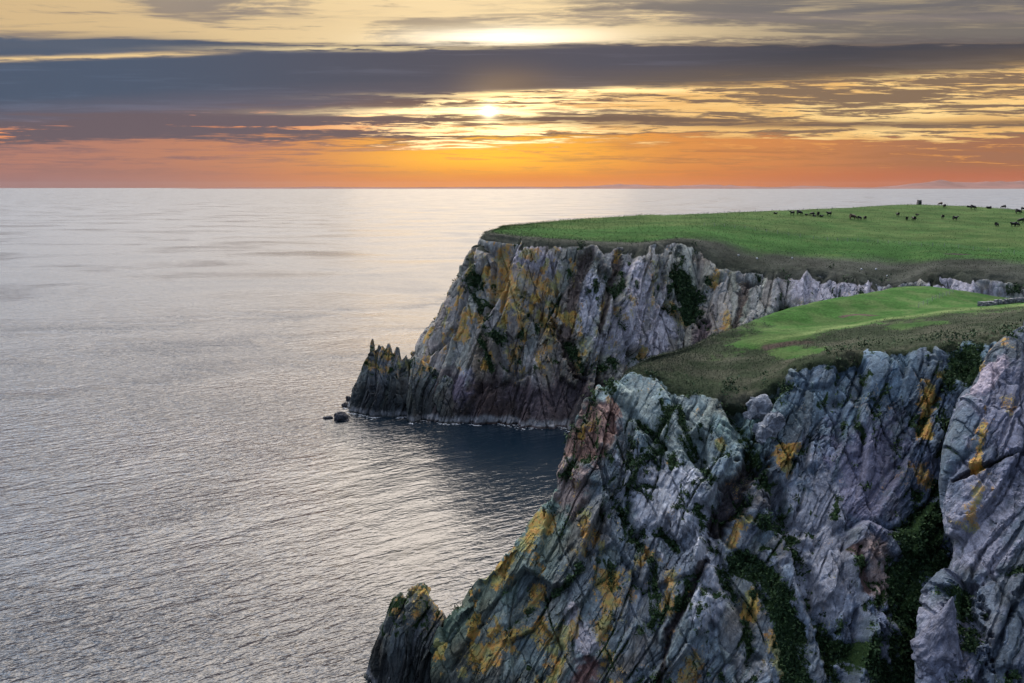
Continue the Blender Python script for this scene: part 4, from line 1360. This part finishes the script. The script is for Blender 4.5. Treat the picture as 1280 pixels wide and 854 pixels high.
# ================================================================== world
SUN_AZ = -1.6; SUN_EL = 5.1
w = bpy.data.worlds.new('World'); scene.world = w; w.use_nodes = True
nt = w.node_tree
bg = nt.nodes['Background']
tc = nt.nodes.new('ShaderNodeTexCoord')
dx, dy, dz = sepxyz(nt, S(nt, tc.outputs['Generated']))
den = dy.max(.12)
u = dx / den; v = dz / den
elev = dz


def pv(y):
    a = math.atan((427 - y) / FPX) - PITCH
    return math.tan(a)


us, vs_ = -.028, math.tan(math.radians(SUN_EL))
nB = noise(nt, comb(nt, u * 1.6, v * 11.0, 1.3), 1.0, 4, .55, .3)
nS = noise(nt, comb(nt, u * 4.2, v * 92.0, 4.1), 1.0, 7, .64, .45)
nF = noise(nt, comb(nt, u * 16.0, v * 250.0, 8.7), 1.0, 6, .66, .5)
nW = noise(nt, comb(nt, u * 3.0, v * 22.0, 12.2), 1.0, 6, .62, .8)
vw = v + (nB - .5) * .030 + (nS - .5) * .016 + (nF - .5) * .005
du = u - us
near = (du * du * -1.0 / .02)._m('EXPONENT')           # close to the sun's bearing
nearw = (du * du * -1.0 / .10)._m('EXPONENT')
uR = u.ss(-.35, .25)

# lower glow, horizon to y=160
lowc = cmix(nt, (.44, .205, .155), (.58, .225, .09), uR)
lowc = cmix(nt, lowc, (.36, .165, .095), u.ss(.30, .55))
lowc = cmix(nt, lowc, (1.05, .40, .04), nearw * .55)
lowc = cmix(nt, lowc, (1.25, .62, .05), near * .9)
lowh = cmix(nt, (.34, .175, .17), (.50, .15, .075), uR)
lowh = cmix(nt, lowh, (.95, .30, .025), nearw * .75)
low = cmix(nt, lowh, lowc, (v + (nB - .5) * .02 + (nS - .5) * .012).ss(.004, .034))
low = cmix(nt, low, cmix(nt, (.25, .15, .155), (.42, .17, .075), uR), (nS * .6 + nF * .4).ss(.46, .60) * v.ss(.004, .035) * (.75 - near * .35))
low = cmix(nt, low, cmix(nt, (.62, .25, .15), (.85, .38, .10), uR), (nF * .6 + nS * .4 + v * 1.2).ss(.60, .53) * v.ss(.012, .03) * .0 + (nW * .3 + nF * .7).ss(.54, .62) * v.ss(.012, .035) * .6)
# streaky middle
bright = cmix(nt, (.80, .30, .13), (.90, .52, .18), uR)
bright = cmix(nt, bright, (1.05, .72, .30), (nB * .5 + nW * .5).ss(.48, .60) * uR)
bright = cmix(nt, bright, (1.75, 1.35, .68), near * nF.ss(.42, .58))
dark = cmix(nt, (.155, .118, .135), (.25, .165, .105), uR)
dark = cmix(nt, dark, (.20, .115, .085), near * .8)
th_ = .585 - uR * .085 - near * .05
mid = cmix(nt, dark, bright, ((nS * .55 + nF * .45) - th_).ss(-.03, .035))
c = cmix(nt, low, mid, (vw + (nF - .5) * .035 + (nS - .5) * .03 + near * .006 - uR * .006 + .009).ss(pv(176), pv(164)))
# dark bar under the sun, running right
bar = vw.gauss(pv(151), .0055) * u.ss(-.12, 0.02)
c = cmix(nt, c, (.19, .12, .085), bar * .8)
# cream upper sky
cream = cmix(nt, (.66, .47, .25), (.30, .245, .18), u.ss(0.0, .42))
cream = cmix(nt, cream, (1.0, .78, .45), nearw * .7)
cream = cmix(nt, cream, (.88, .70, .42), nW.ss(.5, .68) * .55 * (1 - u.ss(.0, .35) * .8))
grey = cmix(nt, (.27, .22, .19), (.16, .145, .14), uR)
nW = nW + u.ss(.0, .4) * .05
cream = cmix(nt, cream, grey, (nW * .6 + nS * .4 + v * .25).ss(.515, .60) * .85 * (1 - near * .3))
top = (v + (nS - .5) * .03 - pv(9)).gauss(0, .013) * (nW * .6 + nF * .4).ss(.40, .53)
cream = cmix(nt, cream, cmix(nt, (.26, .22, .20), (.15, .14, .15), uR), top * (u.ss(-.1, .15) * .75 + (u + .30).gauss(0, .10) * .8))
top2 = (v + (nS - .5) * .018 - pv(22)).gauss(0, .005) * (nW * .5 + nF * .5).ss(.42, .52)
cream = cmix(nt, cream, (.24, .20, .19), top2 * .7 * u.ss(-.25, .1))
hot = vw.gauss(pv(46), .011) * (du - .02).gauss(0, .11)
cream = cmix(nt, cream, (1.6, 1.4, 1.05), hot)
c = cmix(nt, c, cream, vw.ss(pv(62), pv(52)))
# the great dark cloud bank
vb = u.min(0.0) * .050 + u.max(0.0) * .050 + pv(118)
vt = pv(56) + u.min(0.0) * -.012
bandc = cmix(nt, (.080, .106, .160), (.098, .092, .115), u.ss(-.55, -.02))
bandc = cmix(nt, bandc, (.066, .064, .078), u.ss(.1, .4))
bandc = cmix(nt, bandc, cmix(nt, (.165, .135, .165), (.20, .14, .09), uR), ((vw - vb) * -1.0).ss(-.032, 0.004) * .75)
bandc = cmix(nt, bandc, cmix(nt, bandc, (1.45, 1.45, 1.45), 1.0, 'MULTIPLY'), nS.ss(.5, .66) * .5)
bandc = cmix(nt, bandc, (.35, .22, .11), (du - .03).gauss(0, .055) * v.gauss(pv(100), .016) * .32)
vq = vw + (nS - .5) * .030 + (nF - .5) * .022
band = (vq - vb).ss(-.005, .009) * (1 - (vw + (nF - .5) * .006 - vt).ss(-.002, .005))
c = cmix(nt, c, bandc, band)
# ragged rim over the bank, right and left
rim = (v + (nF - .5) * .03 - pv(50)).gauss(0, .0050) * u.ss(.10, .22)
c = cmix(nt, c, (.145, .12, .12), rim * .8 * nF.ss(.38, .55))
lb = (v + (nS - .5) * .012 - pv(48) - u.min(0.0) * .012).gauss(0, .009) * (1 - u.ss(-.52, -.32))
c = cmix(nt, c, (.105, .125, .17), lb * .85)
gap = (v + (nF - .5) * .006 + (nS - .5) * .006 - pv(75) - (u + .64) * .03).gauss(0, .0028) * (1 - u.ss(-.42, -.30))
c = cmix(nt, c, (.85, .60, .30), gap * (nS * .5 + nF * .5).ss(.36, .54))
# slits of light in the bank just above the sun
bw = (v + (nS - .5) * .012 + (nF - .5) * .006 - pv(59) - u * .004).gauss(0, .0022) * (du + .16).gauss(0, .16) * nF.ss(.36, .52)
c = cmix(nt, c, (.95, .74, .40), bw * .9)
sl = (vw - pv(115) - du * .02).gauss(0, .0030) * (nF * .5 + nS * .5).ss(.46, .54) * (du - .09).gauss(0, .16)
c = cmix(nt, c, (1.8, 1.3, .6), sl)
sl2 = (vw - pv(139)).gauss(0, .0042) * (nF * .5 + nS * .5).ss(.40, .52) * (du + .03).gauss(0, .15)
c = cmix(nt, c, (1.9, 1.45, .75), sl2)
# sun, seen through the slit
dv_ = v - vs_
d2 = du * du + dv_ * dv_ * 1.3
core = (d2 * (-1.0 / .00004))._m('EXPONENT') * 2.4 + (d2 * (-1.0 / .00022))._m('EXPONENT') * .45
halo = (d2 * (-1.0 / .0014))._m('EXPONENT') * .15
c = cmix(nt, c, comb(nt, core + halo, (core * .9 + halo * .62), (core * .6 + halo * .16)), 1.0, 'ADD')
# overhead and behind the camera: paler broken cloud, cooler away from the sun
front = dy.ss(-.35, .75)
hi = cmix(nt, (.32, .42, .62), cmix(nt, (3.3, 3.45, 3.8), (6.5, 5.65, 4.7), (dx + .10).gauss(0, .33)) , front)
hi = cmix(nt, hi, (2.2, 2.85, 3.8), (dx + .15).ss(0, -.75) * front * .75)
hi = cmix(nt, hi, cmix(nt, (.62, .64, .70), (1.2, 1.18, 1.15), nB), .5, 'MULTIPLY')
hi = cmix(nt, hi, cmix(nt, (.085, .09, .10), (1.42, 1.42, 1.45), dz.ss(.20, .64)), 1.0, 'MULTIPLY')
back = cmix(nt, (.24, .27, .42), (.28, .37, .58), dz.ss(0.0, .5))
full = cmix(nt, c, hi, dz.ss(.20, .30))
full = cmix(nt, back, full, (dy + dz * .4).ss(-.05, .32))
# clear-air light between the clouds
sky = nt.nodes.new('ShaderNodeTexSky'); sky.sky_type = 'NISHITA'; sky.sun_disc = False
sky.sun_elevation = math.radians(SUN_EL); sky.sun_rotation = math.radians(SUN_AZ)
sky.altitude = 80
skyc = cmix(nt, (0, 0, 0), S(nt, sky.outputs[0]), dz.ss(.15, .5) * .06)
full = cmix(nt, full, skyc, 1.0, 'ADD')
# below the horizon
full = cmix(nt, full, (.10, .11, .13), (dz * -1.0).ss(.0, .02))
nt.links.new(full.k, bg.inputs['Color'])
bg.inputs['Strength'].default_value = 1.0
w.cycles.sampling_method = 'MANUAL'; w.cycles.sample_map_resolution = 1024

# sun lamp, low ahead and half veiled
sd = bpy.data.lights.new('sun', 'SUN'); sd.energy = .12; sd.angle = math.radians(20); sd.color = (1, .74, .46)
so = link(bpy.data.objects.new('sun', sd))
dirv = Vector((math.sin(math.radians(SUN_AZ)) * math.cos(math.radians(SUN_EL)), math.cos(math.radians(SUN_AZ)) * math.cos(math.radians(SUN_EL)), math.sin(math.radians(SUN_EL))))
so.rotation_euler = dirv.to_track_quat('Z', 'Y').to_euler()

# ================================================================== air
m = bpy.data.materials.new('air'); m.use_nodes = True
nt = m.node_tree
nt.nodes.remove(nt.nodes['Principled BSDF'])
pvn = nt.nodes.new('ShaderNodeVolumePrincipled')
pvn.inputs['Color'].default_value = (.9, .9, .92, 1); pvn.inputs['Density'].default_value = 2.5e-6; pvn.inputs['Anisotropy'].default_value = .85
nt.links.new(pvn.outputs[0], nt.nodes['Material Output'].inputs['Volume'])
HB = 63000
v_, q_ = box_mesh([(0, 0, 197.5, 2 * HB, 2 * HB, 405, 0)])
hz = link(bpy.data.objects.new('haze', raw_mesh('haze', v_, q_, m))); hz['kind'] = 'stuff'

# ================================================================== camera and view
cd = bpy.data.cameras.new('camera'); cd.sensor_width = 36; cd.lens = FPX / 1280 * 36
cd.clip_start = 1; cd.clip_end = 400000
cam = link(bpy.data.objects.new('camera', cd))
cam.location = (0, 0, CAM_H); cam.rotation_euler = (math.radians(90) - PITCH, 0, 0)
scene.camera = cam
scene.view_settings.view_transform = 'Standard'; scene.view_settings.look = 'None'
scene.view_settings.exposure = 0; scene.view_settings.gamma = 1
try: scene.view_settings.use_curve_mapping = False
except Exception: pass
scene.cycles.use_denoising = True
scene.cycles.max_bounces = 4; scene.cycles.diffuse_bounces = 2; scene.cycles.glossy_bounces = 3
scene.cycles.sample_clamp_indirect = 4
